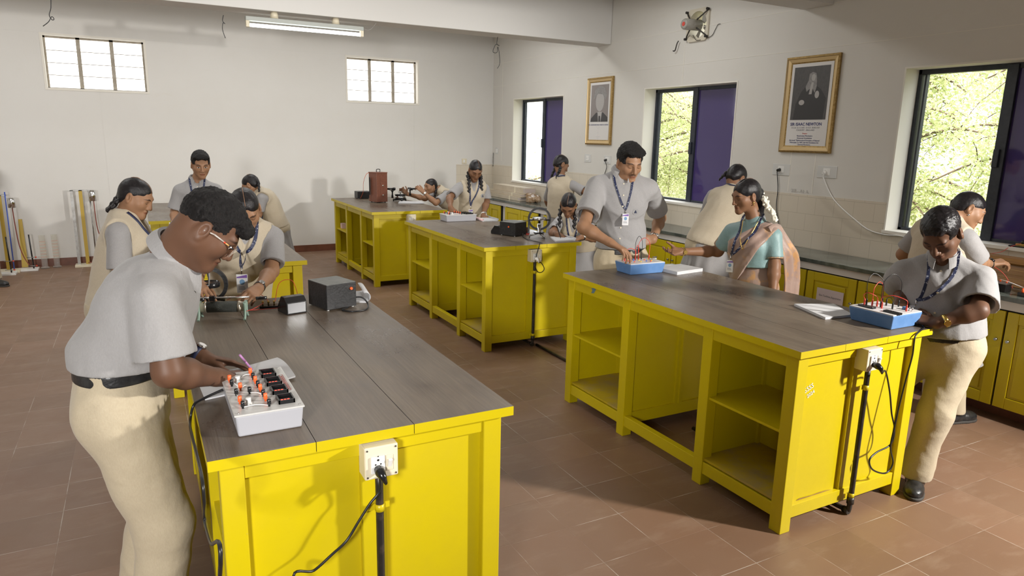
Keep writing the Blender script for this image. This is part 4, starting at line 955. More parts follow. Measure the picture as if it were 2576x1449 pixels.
def tall_boy():
    pe = A(1563, 640, 'y', 4.07)
    c = dict(pelvis=pe, chest=A(1563, 490, 'y', 4.06), head=A(1583, 410, 'y', 4.02), pfwd=(-.52, -.85, 0), cfwd=(-.50, -.86, 0), hfwd=(-.16, -.92, -.30), hup=(-.05, -.28, .92), cup=(.02, -.02, 1), sw=.178, tone='tan', nk=1.12,
             armR=dict(w=A(1538, 612, 'y', 3.74), e=A(1468, 572, 'y', 3.92), d=A(1592, 640, 'y', 3.62)-A(1540, 613, 'y', 3.74), n=(.1, -.2, -1), curl=((.35, .5, .4), (.45, .5, .4), (.55, .6, .4), (.6, .6, .4)), thumb=.6, tn=.5),
             armL=dict(w=A(1643, 601, 'y', 4.02), e=A(1661, 548, 'y', 4.24), d=(-.95, .12, -.12), n=(-.1, .9, -.3), curl=(.3, .4, .3), thumb=.9))
    p = Person('tall boy with a moustache, hand on hip, standing behind the blue trainer box', c, .0042, 1.04, 1.02)
    p.body('tan_skin_moustache', stache=.75); p.shirt(P_['shirt'], hem=.054, blouse=.016, sl=.72, sr=(.062, .078), seed=21, amp=.004); p.trousers(P_['khaki'], top=.05); p.belt(.05); p.shoes()
    p.hair_short(.030, .006, quiff=.30, seed=8); p.collar(P_['shirt'], open_=.9, r=.064, tip=.034)
    p.lanyard(end=A(1576, 528, 'y', 3.9), hang=.03, cardsize=(.045, .082), d=p.cf); p.watch('L', M['chrome'], M['chrome'], t=.05); p.placket(p.cf, 6); p.emblem(p.chest+p.clat*.095-p.cu*.105, p.cf, .022)
    return p
PEOPLE['P10'] = tall_boy
def bowed_boy():
    c = dict(pelvis=A(2372, 858, 'x', 3.60), chest=A(2367, 712, 'x', 3.62), head=A(2368, 586, 'x', 3.545), pfwd=(-.9, -.42, 0), cfwd=(-.86, -.42, -.15), hfwd=(-.68, -.16, -.72), hup=(-.72, -.10, .68), hs=1.1, cup=(-.12, -.02, 1), sw=.178, tone='deep',
             armR=dict(w=A(2265, 752, 'x', 3.48), e=A(2268, 728, 'x', 3.66), d=(-.75, -.5, -.35), n=(.1, -.2, -1), curl=((.5, .7, .5), (.6, .8, .5), (.8, .9, .6), (.9, .9, .6)), thumb=.5, tn=.5),
             armL=dict(w=A(2362, 812, 'x', 3.425), e=A(2462, 782, 'x', 3.54), d=A(2300, 798, 'x', 3.395)-A(2362, 812, 'x', 3.425), n=(-.1, .95, -.25), curl=(.12, .18, .15), thumb=.75, tn=-.15, spread=.1),
             ankR=(3.50, 2.36, .09), ankL=A(2305, 1187, 'x', 3.52), footL=(-.75, -.45, 0), footR=(-.9, 0, 0), kpole=(-1, -.2, 0))
    p = Person('boy with gold watch, head bowed over the blue trainer box at the right table', c, .0040, .95, 1.06)
    p.body('deep_skin_two'); p.shirt(P_['shirt'], hem=.040, blouse=.03, sl=.80, sr=(.066, .084), seed=31, amp=.0045); p.trousers(P_['khaki'], top=.05, wid=.98); p.belt(.05); p.shoes()
    p.hair_short(.012, .006, seed=15, m_='hairoil', amp=.45); p.collar(P_['shirt'], open_=.8, r=.064)
    p.lanyard(end=A(2312, 742, 'x', 3.55), hang=.03, cardsize=(.055, .085), printed=False, d=p.cf, dcard=(-.9, -.3, 0)); p.watch('L', P_['gold'], P_['gold'], t=.06, side=(-.3, -.9, .1)); p.placket(p.cf, 5); p.emblem(p.chest+p.clat*.085-p.cu*.12, p.cf, .026)
    return p
PEOPLE['P13'] = bowed_boy
def far_boy():
    c = dict(pelvis=A(495, 590, 'y', 7.12), chest=A(499, 490, 'y', 7.12), head=A(505, 414, 'y', 7.05), pfwd=(-.1, -1, 0), cfwd=(-.12, -1, 0), hfwd=(.06, -.97, -.28), hup=(0, -.2, 1), cup=(0, -.06, 1), sw=.168, tone='tan',
             armR=dict(w=A(437, 566, 'y', 6.98), e=A(441, 532, 'y', 7.16), d=(.1, -.2, -1), n=(1, 0, 0)), armL=dict(w=A(560, 560, 'y', 6.9), e=A(560, 530, 'y', 7.1), d=(-.3, -.6, -.5), n=(0, 0, -1)), hs=1.04)
    p = Person('boy in grey shirt with blue lanyard standing upright before the back wall', c, .0058, .93, 1.)
    p.body('tan_skin_open', eyes=1); p.shirt(P_['shirt'], hem=.054, sl=.85, sr=(.062, .076), seed=41); p.trousers(P_['khaki']); p.belt(); p.shoes(); p.hair_short(.020, .006, quiff=.15, seed=18); p.collar(P_['shirt'], open_=.7, r=.062)
    p.lanyard(low=.25, width=.016, d=p.cf); p.watch('R', M['chrome'], M['chrome'], t=.03); p.placket(p.cf, 5)
    return p
PEOPLE['P4'] = far_boy
def girl(label, c, h, s_, w=.9, tone='tan', vest=True, legs='kurta', hem=.40, vh=-.07, flare=.02, sl=.78, seed=1, mname=None, eyes=0, part=0, badge=True, r1=.24, shoes=True):
    c['tone'] = tone; c['fem'] = c.get('fem', .75)
    p = Person(label, c, h, s_, w); p.body(mname or 'skin_'+tone, eyes=eyes)
    p.shirt(P_['kurta'], hem=-.02, blouse=.0, sl=sl, sr=(.058, .068), seed=seed, amp=.003, name='tunic_top'); p.skirt(P_['kurta'], hem_z=hem, r1=r1, seed=seed+2); p.trousers(P_['khaki'], top=.0, wid=.78, name='leggings')
    p.vest(P_['vest'], hem=vh, flare=flare, seed=seed+1)
    if shoes: p.shoes()
    p.hair_long(part)
    return p
def down(s=.3): return (s, s+.1, s)
def lanyard_girl():
    c = dict(pelvis=A(600, 735, 'y', 4.28), chest=A(618, 612, 'y', 4.18), head=A(617, 527, 'y', 4.06), pfwd=(-.12, -1, 0), cfwd=(-.16, -.95, -.25), hfwd=(-.02, -.80, -.62), hup=(-.12, -.62, .75), cup=(-.02, -.30, .95), sw=.168,
             armL=dict(w=A(648, 728, 'y', 3.70), e=A(683, 682, 'y', 3.98), d=A(622, 752, 'y', 3.56)-A(650, 726, 'y', 3.72), n=(-.6, .2, -.75), curl=((.7, .7, .4), (.75, .8, .4), (.9, .9, .5), (1., 1., .5)), thumb=.35, tn=.6),
             armR=dict(w=A(497, 712, 'y', 3.78), e=A(505, 655, 'y', 4.02), d=A(522, 752, 'y', 3.60)-A(497, 712, 'y', 3.78), n=(.35, .3, -.85), curl=((.4, .5, .3), (.45, .5, .35), (.55, .6, .4), (.6, .6, .4)), thumb=.45, tn=.6))
    p = girl('girl in beige waistcoat with hanging identity card, adjusting the rheostat', c, .0042, .95, .98, seed=51, mname='tan_skin_a')
    p.collar(P_['kurta'], open_=1., r=.060, h=.022, fall=.03, tip=.02)
    p.lanyard(card=A(608, 690, 'y', 3.84), hang=.035, cardsize=(.056, .10), width=.018, d=p.cf, dcard=(-.2, -1, 0)); p.watch('L', P_['leather'], M['chrome'], t=.07, side=(.3, -.5, .7)); p.emblem(p.chest+p.clat*.105-p.cu*.03, p.cf, .026)
    return p
PEOPLE['P2'] = lanyard_girl
def braid_girl():
    c = dict(pelvis=(-.19, 4.52, .82), chest=A(318, 600, 'y', 4.5), head=A(343, 496, 'y', 4.48), pfwd=(.93, -.3, 0), cfwd=(.93, -.28, -.1), hfwd=(.80, -.35, -.42), hup=(.45, -.15, .9), cup=(.12, 0, 1), sw=.158, fat=.5,
             armR=dict(w=(.10, 4.30, .98), pole=(-.5, -.2, -1)), armL=dict(w=(.12, 4.62, .98), pole=(-.4, .3, -1)), hs=.94)
    p = girl('girl with one long looped braid, head bent down, beside the left wall side', c, .0045, .94, 1.02, seed=61, mname='tan_skin_b')
    L = p.HL; p.braid([L(0, -.10, .01), A(300, 490, 'y', 4.56), A(285, 512, 'y', 4.54), A(272, 528, 'y', 4.52), A(283, 521, 'y', 4.48), A(300, 502, 'y', 4.47)], .020, .017); p.emblem(p.chest+p.clat*.1, p.cf, .022)
    p.ribbon([p.neck-p.clat*.06+p.cu*.0, p.chest+p.cf*.1-p.clat*.06+p.cu*.08, p.chest+p.cf*.13-p.cu*.02, p.chest+p.cf*.14-p.cu*.16], .016, P_['navy'], 'lanyard', p.cf-p.clat*.5+p.cu*.4)
    return p
PEOPLE['P3'] = braid_girl
def bending_girl():
    c = dict(pelvis=A(698, 566, 'y', 8.15), chest=A(668, 500, 'y', 8.08), head=A(630, 465, 'y', 8.05), pfwd=(-.85, .25, -.2), pup=(-.5, .1, .8), cfwd=(-.55, .1, -.8), hfwd=(-.72, .45, -.5), hup=(-.5, .3, .8), cup=(-.75, .05, .62), sw=.16,
             armL=dict(w=(.90, 7.98, .98), e=A(650, 540, 'y', 7.95), d=(-1, 0, -.2)), armR=dict(w=(.92, 8.3, .97), pole=(0, .3, -1), d=(-1, 0, -.2)), ankL=(1.50, 8.05, .08), ankR=(1.52, 8.32, .08), kpole=(-1, 0, 0))
    p = girl('girl in beige waistcoat bending far over the rear table beside the white wall', c, .0062, .92, .92, seed=71, mname='tan_skin_c', badge=False, hem=.38, vh=-.02)
    L = p.HL; p.braid([L(.02, -.11, -.02), L(.05, -.10, -.07), L(.08, -.08, -.13)], .020, .012)
    l = MB().tube([p.chest+(-.05, -.06, -.12), p.chest+(-.06, -.06, -.30)], .005, 6).build('lanyard', P_['navy'], p.o)
    return p
PEOPLE['P5'] = bending_girl
def scope_girl():
    c = dict(pelvis=(3.90, 9.02, .82), chest=A(1118, 495, 'y', 9.0), head=A(1083, 469, 'y', 9.0), pfwd=(-1, .0, 0), cfwd=(-.8, -.1, -.5), hfwd=(-.98, -.18, -.08), hup=(-.1, 0, 1), cup=(-.68, 0, .75), sw=.155,
             armL=dict(w=A(1066, 484, 'y', 8.80), e=(3.50, 8.72, .90), d=(-.7, .3, .65), n=(-.3, .8, 0), curl=(.6, .8, .5)), armR=dict(w=(3.25, 9.14, .99), e=(3.52, 9.18, .92), d=(-.7, 0, .6), n=(0, -1, 0), curl=(.6, .7, .5)), ankL=(3.85, 8.9, .08), ankR=(3.86, 9.14, .08), kpole=(-1, 0, 0))
    p = girl('girl leaning on her elbows and peering into the spectrometer telescope', c, .0062, .90, .9, seed=81, mname='tan_skin_d')
    L = p.HL; p.braid([L(.06, -.06, -.05), L(.075, -.02, -.12), L(.08, .0, -.20), L(.075, .02, -.25)], .020, .014); p.watch('L', M['chrome'], M['whiteplastic'], t=.04, side=(-.2, -1, .2))
    return p
PEOPLE['P6'] = scope_girl
def two_braids(p, out=.07, dn=.22, fw=.02, r=.021):
    L = p.HL; g = -V3((0, 0, 1)); k = p.hs
    for q in (1, -1):
        a = L(q*.066, -.035, -.045); b = L(q*(out+.004), -.01+fw*.4, -.085); p.braid([a, b, b+g*.06*k+p.hf*fw*(1, 1, 0), b+g*dn*k+p.hf*fw*1.4*(1, 1, 0)], r, r*.82)
        MB().ball(b+g*.0, .016*k, 6, sc=(1.3, 1.3, .8)).ball(b+p.hl*q*.018*k, .012*k, 6).build('hair_ribbon', mat('dark_ribbon', (.03, .03, .025, 1), .7), p.o)
def note_girl():
    c = dict(pelvis=A(1190, 566, 'y', 7.32), chest=A(1188, 482, 'y', 7.29), head=A(1196, 428, 'y', 7.20), pfwd=(-.25, -1, 0), cfwd=(-.25, -.97, -.1), hfwd=(-.15, -.82, -.56), hup=(-.05, -.55, .8), cup=(0, -.12, 1), sw=.165,
             armR=dict(w=A(1133, 521, 'y', 6.98), e=A(1131, 498, 'y', 7.18), d=(.15, -.45, -.85), n=(.6, .5, -.4), curl=(.5, .7, .5)), armL=dict(w=A(1216, 541, 'y', 7.02), e=A(1224, 508, 'y', 7.22), d=A(1225, 552, 'y', 6.84)-A(1216, 541, 'y', 7.02), n=(0, -.2, -1), curl=(.12, .15, .1), spread=.16))
    p = girl('girl with two braids standing at the grey trainer box, one palm on her notebook', c, .0055, .92, .94, seed=91, mname='brown_skin_e', tone='brown', part=.02, vh=-.06)
    two_braids(p, .075, .20, .05); p.lanyard(card=A(1184, 527, 'y', 7.10), hang=.04, cardsize=(.05, .095), width=.016, d=p.cf, dcard=(-.3, -1, 0)); p.watch('L', M['whiteplastic'], M['chrome'], t=.03, side=(.3, -.6, .6)); p.emblem(p.chest+p.clat*.1-p.cu*.02, p.cf, .024)
    return p
PEOPLE['P7'] = note_girl
def writing_girl():
    c = dict(pelvis=A(1462, 618, 'y', 5.80), chest=A(1442, 568, 'y', 5.62), head=A(1430, 515, 'y', 5.48), pfwd=(-.62, -.78, 0), cfwd=(-.55, -.72, -.4), hfwd=(-.48, -.50, -.78), hup=(-.45, -.62, .66), cup=(-.32, -.42, .85), sw=.158,
             armR=dict(w=A(1402, 590, 'y', 5.30), pole=(-.6, .2, -.6), d=(.2, -.75, -.5), n=(.7, .2, -.5), curl=((.6, .8, .5), (.7, .9, .5), (.9, 1, .6), (1, 1, .6)), thumb=.4, tn=.6), armL=dict(w=A(1463, 597, 'y', 5.22), pole=(.8, -.3, -.5), d=(-1., -.25, -.2), n=(0, 0, -1), curl=(.15, .2, .1)), kpole=(-.6, -.8, 0), ankL=(3.82, 5.60, .08), ankR=(3.66, 5.78, .08))
    p = girl('girl with two braids bowed low, writing at the second row table corner', c, .0050, .90, .9, r1=.30, seed=101, mname='brown_skin_f', tone='brown', part=0., hem=.30, vh=-.05)
    two_braids(p, .075, .17, .06, .022); MB().ball(p.HL(.078, .0, -.045), .009, 6).build('ear_ring', M['brass'], p.o); p.watch('L', P_['leather'], M['whiteplastic'], t=.03, side=(.1, -.8, .5)); p.emblem(p.chest+p.clat*.1+p.cu*.0, p.cf, .026)
    p.lanyard(low=.20, hang=.03, width=.015, d=nrm(p.cf*(1, 1, .3)), dcard=p.cf)
    return p
PEOPLE['P8'] = writing_girl
def counter_girl():
    c = dict(pelvis=A(1408, 536, 'x', 4.50), chest=A(1413, 474, 'x', 4.50), head=A(1412, 414, 'x', 4.52), pfwd=(.9, .3, 0), cfwd=(.9, .35, 0), hfwd=(.85, -.1, -.45), hup=(.4, 0, .9), cup=(.03, 0, 1), sw=.172,
             armL=dict(w=A(1388, 530, 'x', 4.72), e=A(1377, 506, 'x', 4.62), d=(.8, 0, -.3)), armR=dict(w=A(1486, 506, 'x', 4.95), e=A(1474, 484, 'x', 4.66), d=(1, -.1, -.4)))
    p = girl('girl seen from behind standing at the far window counter, two braids', c, .0058, .94, .94, seed=111, mname='brown_skin_g', tone='brown', badge=False, vh=-.05, r1=.26)
    two_braids(p, .072, .11, -.03, .022)
    p.ribbon([p.neck+p.clat*.07-p.cf*.02, p.neck-p.cf*.07-p.cu*.005, p.neck-p.clat*.07-p.cf*.02], .02, P_['navy'], 'lanyard', -p.cf+p.cu)
    return p
PEOPLE['P9'] = counter_girl
def hidden_girl():
    c = dict(pelvis=A(1778, 612, 'x', 4.24), chest=A(1828, 515, 'x', 4.42), head=A(1852, 448, 'x', 4.52), pfwd=(.85, .4, -.1), pup=(.35, 0, .9), cfwd=(.8, .3, -.5), hfwd=(.75, .1, -.65), hup=(.6, 0, .75), cup=(.45, -.05, .87), sw=.172,
             armL=dict(w=(4.86, 4.86, .93), e=A(1770, 558, 'x', 4.50), d=(.9, -.2, -.2)), armR=dict(w=(4.90, 4.25, .93), pole=(0, -.6, -.6), d=(1, .2, -.2)), ankL=(4.36, 4.55, .08), ankR=(4.36, 4.30, .08), kpole=(1, 0, 0))
    p = girl('girl seen from behind leaning over the counter, partly hidden by the teacher', c, .0050, .95, .98, seed=121, mname='brown_skin_h', tone='brown', badge=False, vh=-.0, hem=.46, r1=.42)
    L = p.HL
    p.braid([L(.05, -.09, -.03), L(.085, -.07, -.06), L(.11, -.05, -.085)], .018, .008); p.ribbon([p.neck+p.clat*.07-p.cf*.02, p.neck-p.cf*.07-p.cu*.005, p.neck-p.clat*.07-p.cf*.02], .02, P_['navy'], 'lanyard', -p.cf+p.cu)
    return p
PEOPLE['P12'] = hidden_girl
def window_girl():
    c = dict(pelvis=A(2345, 740, 'x', 4.46), chest=A(2368, 606, 'x', 4.52), head=A(2437, 528, 'x', 4.66), pfwd=(.95, -.2, 0), cfwd=(.9, -.25, -.25), hfwd=(.62, -.72, -.50), hup=(.45, -.25, .85), cup=(.22, -.12, .95), sw=.185, fat=.3,
             armL=dict(w=(4.95, 2.82, .93), e=A(2272, 640, 'x', 4.60), d=(.9, -.3, -.2)), armR=dict(w=A(2488, 664, 'x', 4.86), e=A(2462, 660, 'x', 4.62), d=(.6, -.35, .15), n=(0, .3, -1), curl=(.6, .8, .5)), ankL=(4.74, 2.62, .09), ankR=(4.62, 2.40, .09), footL=(.9, .15, 0), hs=.96)
    p = girl('girl by the nearest window, turned to the wall behind the bowed boy', c, .0046, .98, 1.02, seed=131, mname='tan_skin_i', badge=False, vh=-.05)
    L = p.HL; p.braid([L(.03, -.10, .0), L(.07, -.075, -.045), L(.085, -.06, -.09)], .022, .016); MB().ball(L(-.078, .0, -.045), .007, 6).build('ear_ring', M['chrome'], p.o); p.watch('R', P_['leather'], M['blackgloss'], t=.03, side=(-.3, -.5, .7))
    return p
PEOPLE['P14'] = window_girl
def edge_boy():
    c = dict(pelvis=(-1.70, 9.58, .86), chest=(-1.72, 9.60, 1.24), head=(-1.72, 9.62, 1.50), pfwd=(.3, 1, 0), cfwd=(.3, 1, 0), hfwd=(.3, .9, -.3), hup=(0, .2, 1), armL=dict(w=(-1.90, 9.85, .95), pole=(-.3, -.3, -1)), armR=dict(w=(-1.66, 9.90, 1.0), pole=(.1, -.3, -1)), ankR=(-1.555, 9.62, .09), ankL=(-1.80, 9.66, .09), footR=(.7, -.6, 0))
    p = Person('boy at the left picture edge, only a khaki trouser leg and black shoe showing', c, .008, .98, 1.)
    p.body('tan_skin_z'); p.shirt(P_['shirt'], hem=.054, seed=141); p.trousers(P_['khaki']); p.belt(); p.shoes(); p.hair_short(seed=28)
    return p
PEOPLE['P15'] = edge_boy
P_['shirtlight'] = cloth('light_grey_shirt_cloth', srgb(149, 147, 146), srgb(135, 133, 132)); P_['gold'] = mat('gold', (.75, .55, .16, 1), .22, 1)
M['glasslens'] = M['thinglass']
# ------------------------------------------------------------------ apparatus and fittings
TT = .9005
def cable(pts, r, m_, label, name='cable', n=8, cat='cable', parent=None):
    o = MB().tube(bez(pts, n), r, 8).build(name, m_, parent)
    return o if parent else props(o, label, cat)
# tube light under the beam
r = thing('tube_light', 'lit fluorescent tube in a grey batten hanging under the ceiling beam', 'lamp', (1.63, 7.56, 2.947))
MB().box((1.045, 7.52, 2.845), (2.215, 7.60, 2.885)).build('batten', M['steelgrey'] if 'steelgrey' in M else mat('grey_green_batten', (.42, .44, .41, 1), .5), r, bev=.004)
MB().cyl((1.085, 7.545, 2.806), (2.175, 7.545, 2.806), .017, n=16).build('tube', emit('fluorescent_tube', (.93, 1, .98, 1), 7), r)
for x in (1.062, 2.198): MB().box((x-.016, 7.525, 2.785), (x+.016, 7.575, 2.85)).build('end_holder', M['cream'], r, bev=.003)
for x in (1.32, 1.93): MB().cyl((x, 7.56, 2.885), (x, 7.56, 2.947), .04, .034).build('mount', M['cream'], r)
MB().tube(bez([(2.2, 7.56, 2.87), (2.28, 7.56, 2.865), (2.33, 7.56, 2.9), (2.36, 7.55, 2.945)], 6), .003, 6).build('wire', M['steel'], r)
# loose wires
for pts, lb in (([(128, -6), (128, 20), (124, 38), (131, 50), (136, 48), (130, 42), (122, 55), (108, 66)], 'frayed loose wire hanging from the beam at the upper left'),
                ([(562, 38), (560, 52), (566, 60), (561, 58), (560, 75), (567, 96)], 'frayed loose wire hanging beside the tube light'),
                ([(1252, 93), (1250, 110), (1256, 115), (1247, 112), (1240, 130), (1250, 132), (1252, 118), (1256, 135), (1257, 160), (1251, 172)], 'knotted loose wire hanging from the beam near the corner')):
    cable([A(x, y, 'y', 7.65) for x, y in pts], .0035, M['rubber'], lb, 'loose_wire', 5, 'wire')
# exhaust fan in its wall hole
fy, fz = 5.93, 2.985
r = thing('exhaust_fan', 'grey exhaust fan set in a round hole high on the window wall', 'fan', (XR, fy, fz-.17))
gm = mat('dusty_grey_enamel', (.36, .35, .32, 1), .5, c2=(.28, .26, .22, 1), scale=14)
pl = MB(); n = 40; xo2 = XR-.004
ou = []; inn = []
for i in range(n):
    a = 2*PI*i/n; c_, s_ = math.cos(a), math.sin(a); k = .165/max(abs(c_), abs(s_)); k = min(k, .205); ou.append((fy+c_*k, fz+s_*k)); inn.append((fy+c_*.138, fz+s_*.138))
pl.rings([[(xo2, y, z) for y, z in ou], [(xo2-.014, y, z) for y, z in ou], [(xo2-.014, y, z) for y, z in inn], [(XR+.235, y, z) for y, z in inn], [(XR+.235, y, z) for y, z in ou], [(xo2, y, z) for y, z in ou]], 0, cap=False, smooth=False)
pl.build('housing_ring', mat('cream_duct', (.62, .57, .46, 1), .5), r)
MB().cyl((XR-.16, fy+.03, fz), (XR+.02, fy, fz), .056, n=24).lathe((XR-.16, fy+.03, fz), (-1, 0, 0), [(.056, 0), (.05, .014), (.03, .018)], 24).build('motor', gm, r)
MB().cyl((XR-.178, fy+.03, fz), (XR-.181, fy+.03, fz), .022).build('badge', M['redink'], r)
for dy, dz in ((-.155, .14), (.155, .14), (-.155, -.13), (.155, -.13)): MB().tube(bez([(XR-.02, fy+dy, fz+dz), (XR-.035, fy+dy*.85, fz+dz*.8), (XR-.07, fy+dy*.3, fz+dz*.3)], 4), .008, 6).cyl((XR-.012, fy+dy, fz+dz), (XR-.045, fy+dy, fz+dz), .013).build('bracket', M['iron'], r)
for q in range(4):
    a = q*PI/2+.5; b_ = MB(); u = Vector((0, math.cos(a), math.sin(a))); t = Vector((.35, -math.sin(a)*.94, math.cos(a)*.94)); c0 = Vector((XR+.05, fy, fz))
    b_.add([c0+u*.03-t*.02, c0+u*.125-t*.045, c0+u*.128+t*.045, c0+u*.03+t*.02], [(0, 1, 2, 3)]); b_.build('blade', gm, r, thick=.003)
cable([A(1743, 88, 'x', XR-.05), A(1752, 101, 'x', XR-.03), A(1770, 98, 'x', XR-.01), A(1790, 90, 'x', XR-.006), A(1799, 75, 'x', XR-.004), A(1806, 62, 'x', XR-.004), A(1812, 60, 'x', XR-.012)], .003, M['iron'], 'dark wire running from the exhaust fan to a hole in the wall')
cable([A(1707, 103, 'x', XR-.02), A(1703, 110, 'x', XR-.03), A(1698, 127, 'x', XR-.03), A(1693, 128, 'x', XR-.03)], .006, M['iron'], 'bent metal strip hanging below the exhaust fan', 'metal_strip', 4, 'strip')
# framed portraits (generic sitters)
M['gold'] = mat('gilt_moulding', (.42, .28, .10, 1), .4, .6, c2=(.30, .19, .06, 1), scale=60, thr=(.4, .6), bump=.3, bscale=110)
M['gold2'] = mat('pale_gilt', (.55, .40, .20, 1), .35, .5)
def portrait(y0, y1, z0, z1, label, lines, kind):
    r = thing('framed_portrait', label, 'picture', (XR, (y0+y1)/2, z0)); x = XR+.002; w = .062
    f = MB(); P = lambda yy, zz, d: (x-d, yy, zz)
    def fr(ins0, d0, ins1, d1, mi):
        a = [P(y1-ins0, z0+ins0, d0), P(y0+ins0, z0+ins0, d0), P(y0+ins0, z1-ins0, d0), P(y1-ins0, z1-ins0, d0)]; b = [P(y1-ins1, z0+ins1, d1), P(y0+ins1, z0+ins1, d1), P(y0+ins1, z1-ins1, d1), P(y1-ins1, z1-ins1, d1)]
        f.add(a+b, [(i, (i+1) % 4, 4+(i+1) % 4, 4+i) for i in range(4)], mi)
    fr(0, 0, 0, .022, 0); fr(0, .022, .016, .03, 0); fr(.016, .03, .022, .022, 1); fr(.022, .022, w*.8, .016, 1); fr(w*.8, .016, w, .010, 0)
    f.build('frame', [M['gold'], M['gold2']], r)
    xm = x-.011; MB().add([(xm, y1-w, z0+w), (xm, y0+w, z0+w), (xm, y0+w, z1-w), (xm, y1-w, z1-w)], [(0, 1, 2, 3)]).build('mount_sheet', M['posterpaper'], r)
    W, H = y1-y0, z1-z0; ya, yb = y1-w-.028, y0+w+.028; zt, zb = z1-w-.03, z0+H*.345
    q = MB(); U = lambda u, v, d=.001: (xm-d, ya+(yb-ya)*u, zb+(zt-zb)*v)
    q.add([U(0, 0), U(1, 0), U(1, 1), U(0, 1)], [(0, 1, 2, 3)]); ph = q.build('photo_print', M['photodark'] if kind else M['photogrey'], r)
    def blob(nm, pts, m_, d): b = MB(); b.add([U(u, v, d) for u, v in pts], [tuple(range(len(pts)))]); return b.build(nm, m_, ph)
    ov = lambda cu, cv, ru, rv, n=20: [(cu+ru*math.cos(2*PI*i/n), cv+rv*math.sin(2*PI*i/n)) for i in range(n)]
    if kind:
        blob('robe', [(.08, .0), (.92, .0), (.95, .40), (.80, .56), (.62, .66), (.40, .66), (.24, .52), (.12, .30)], M['photoblack'], .0015)
        blob('long_hair', [(.44, .86), (.52, .895), (.62, .87), (.655, .78), (.67, .62), (.63, .50), (.55, .60), (.48, .58), (.40, .53), (.36, .62), (.43, .74)], M['photolight'], .002)
        blob('face', ov(.56, .79, .055, .065), M['photopale'], .0025); blob('cravat', [(.52, .70), (.58, .70), (.55, .48), (.47, .48)], M['photopale'], .003)
        blob('hand', ov(.29, .33, .08, .05), M['photopale'], .003); blob('hand', ov(.70, .47, .06, .07), M['photopale'], .003)
    else:
        blob('jacket', [(0, 0), (1, 0), (.98, .12), (.72, .25), (.32, .25), (.05, .10)], M['photoblack'], .0015); blob('face', ov(.52, .55, .24, .27), M['photopale'], .002)
        blob('turban', [(.16, .62), (.22, .86), (.46, .97), (.74, .93), (.90, .74), (.84, .58), (.66, .74), (.40, .76)], M['photolight'], .0025); blob('shirt_front', [(.40, .27), (.66, .27), (.60, .0), (.46, .0)], M['photopale'], .002); blob('tie', [(.48, .16), (.57, .16), (.59, 0), (.48, 0)], M['photoblack'], .003)
    for t, sz, v, m_ in lines: text('lettering', t, sz, (xm-.001, (y0+y1)/2+.01, z0+H*v), (0, -1, 0), (0, 0, 1), m_, r, bold=.0008 if sz > .03 else 0)
    return r
M['photodark'] = mat('dark_photo_ground', (.055, .052, .052, 1), .35, c2=(.085, .08, .08, 1), scale=30, stretch=(1, 6, 1)); M['photogrey'] = mat('grey_photo_ground', (.22, .19, .18, 1), .3); M['photoblack'] = mat('print_black', (.03, .028, .03, 1), .35)
M['photolight'] = mat('print_light', (.30, .29, .28, 1), .4, c2=(.2, .19, .19, 1), scale=60); M['photopale'] = mat('print_pale', (.40, .38, .37, 1), .4); M['posterpaper'] = mat('poster_paper', (.68, .66, .64, 1), .25)
portrait(4.135, 4.695, 1.70, 2.545, 'gilt framed portrait of a long-haired seated man, captioned in blue, beside the nearest window',
         [('SIR ISAAC NEWTON', .037, .285, M['ink']), ('D.O.B. 25.12.1642 - D.O.D. 20.03.1727', .019, .255, M['greyink']), ('COUNTRY - ENGLAND', .019, .23, M['greyink']), ('Project', .018, .195, M['redink']), ('Newtonian Mechanics', .019, .17, M['ink']), ('Universal Gravitation', .019, .146, M['ink']),
          ('His book "Mathematical Principles of Natural', .018, .122, M['ink']), ('Philosophy" in 1687, laid the foundation for', .018, .1, M['ink']), ('Classical Mechanics', .018, .078, M['ink'])], 1)
portrait(7.38, 7.95, 1.712, 2.562, 'gilt framed portrait of a man in a pale turban, between the far and middle windows',
         [('SIR CHANDRASEKHARA VENKATA RAMAN', .023, .29, M['ink']), ('- - -  - - - - - -', .018, .262, M['greyink']), ('- - - -', .018, .24, M['greyink']), ('- -', .018, .2, M['redink']), ('- - -', .018, .175, M['ink']), ('- -', .018, .14, M['redink']), ('- - - - - - - -', .018, .115, M['ink']), ('- - - -', .018, .095, M['ink'])], 0)
# switch plates on the window wall
def plate(y, z, w, label, plug=None, x=XR+.004):
    r = thing('wall_socket', label, 'socket', (x, y, z-.05), 'wall sockets')
    MB().box((x-.006, y-w/2, z-.052), (x, y+w/2, z+.052)).build('plate', M['clearplate'], r, bev=.002)
    MB().box((x-.010, y-.035, z-.030), (x-.006, y+.035, z+.032)).build('socket_module', M['whiteplastic'], r, bev=.002)
    h = MB()
    for dy, dz in ((.012, .012), (.004, -.004), (.02, -.004)): h.cyl((x-.0102, y+dy, z+dz), (x-.0108, y+dy, z+dz), .003, n=8)
    h.build('socket_holes', M['dark'], r)
    if plug: MB().cyl((x-.008, y+.012, z-.002), (x-.04, y+.014, z-.008), .016, .012).build('plug', plug, r)
    return r
plate(7.90, 1.53, .15, 'wall socket under the turbaned portrait, nothing plugged in'); plate(7.45, 1.525, .15, 'wall socket with a round black plug behind the tall boy', M['blackgloss'])
plate(4.655, 1.537, .20, 'wall socket with black plug, left of the pair below the long-haired portrait', M['blackgloss']); plate(4.155, 1.54, .20, 'wall socket with white plug, nearer the window of the pair below the portrait', M['whiteplastic'])
plate(10.62, 1.557, .10, 'small white junction plate in the room corner')
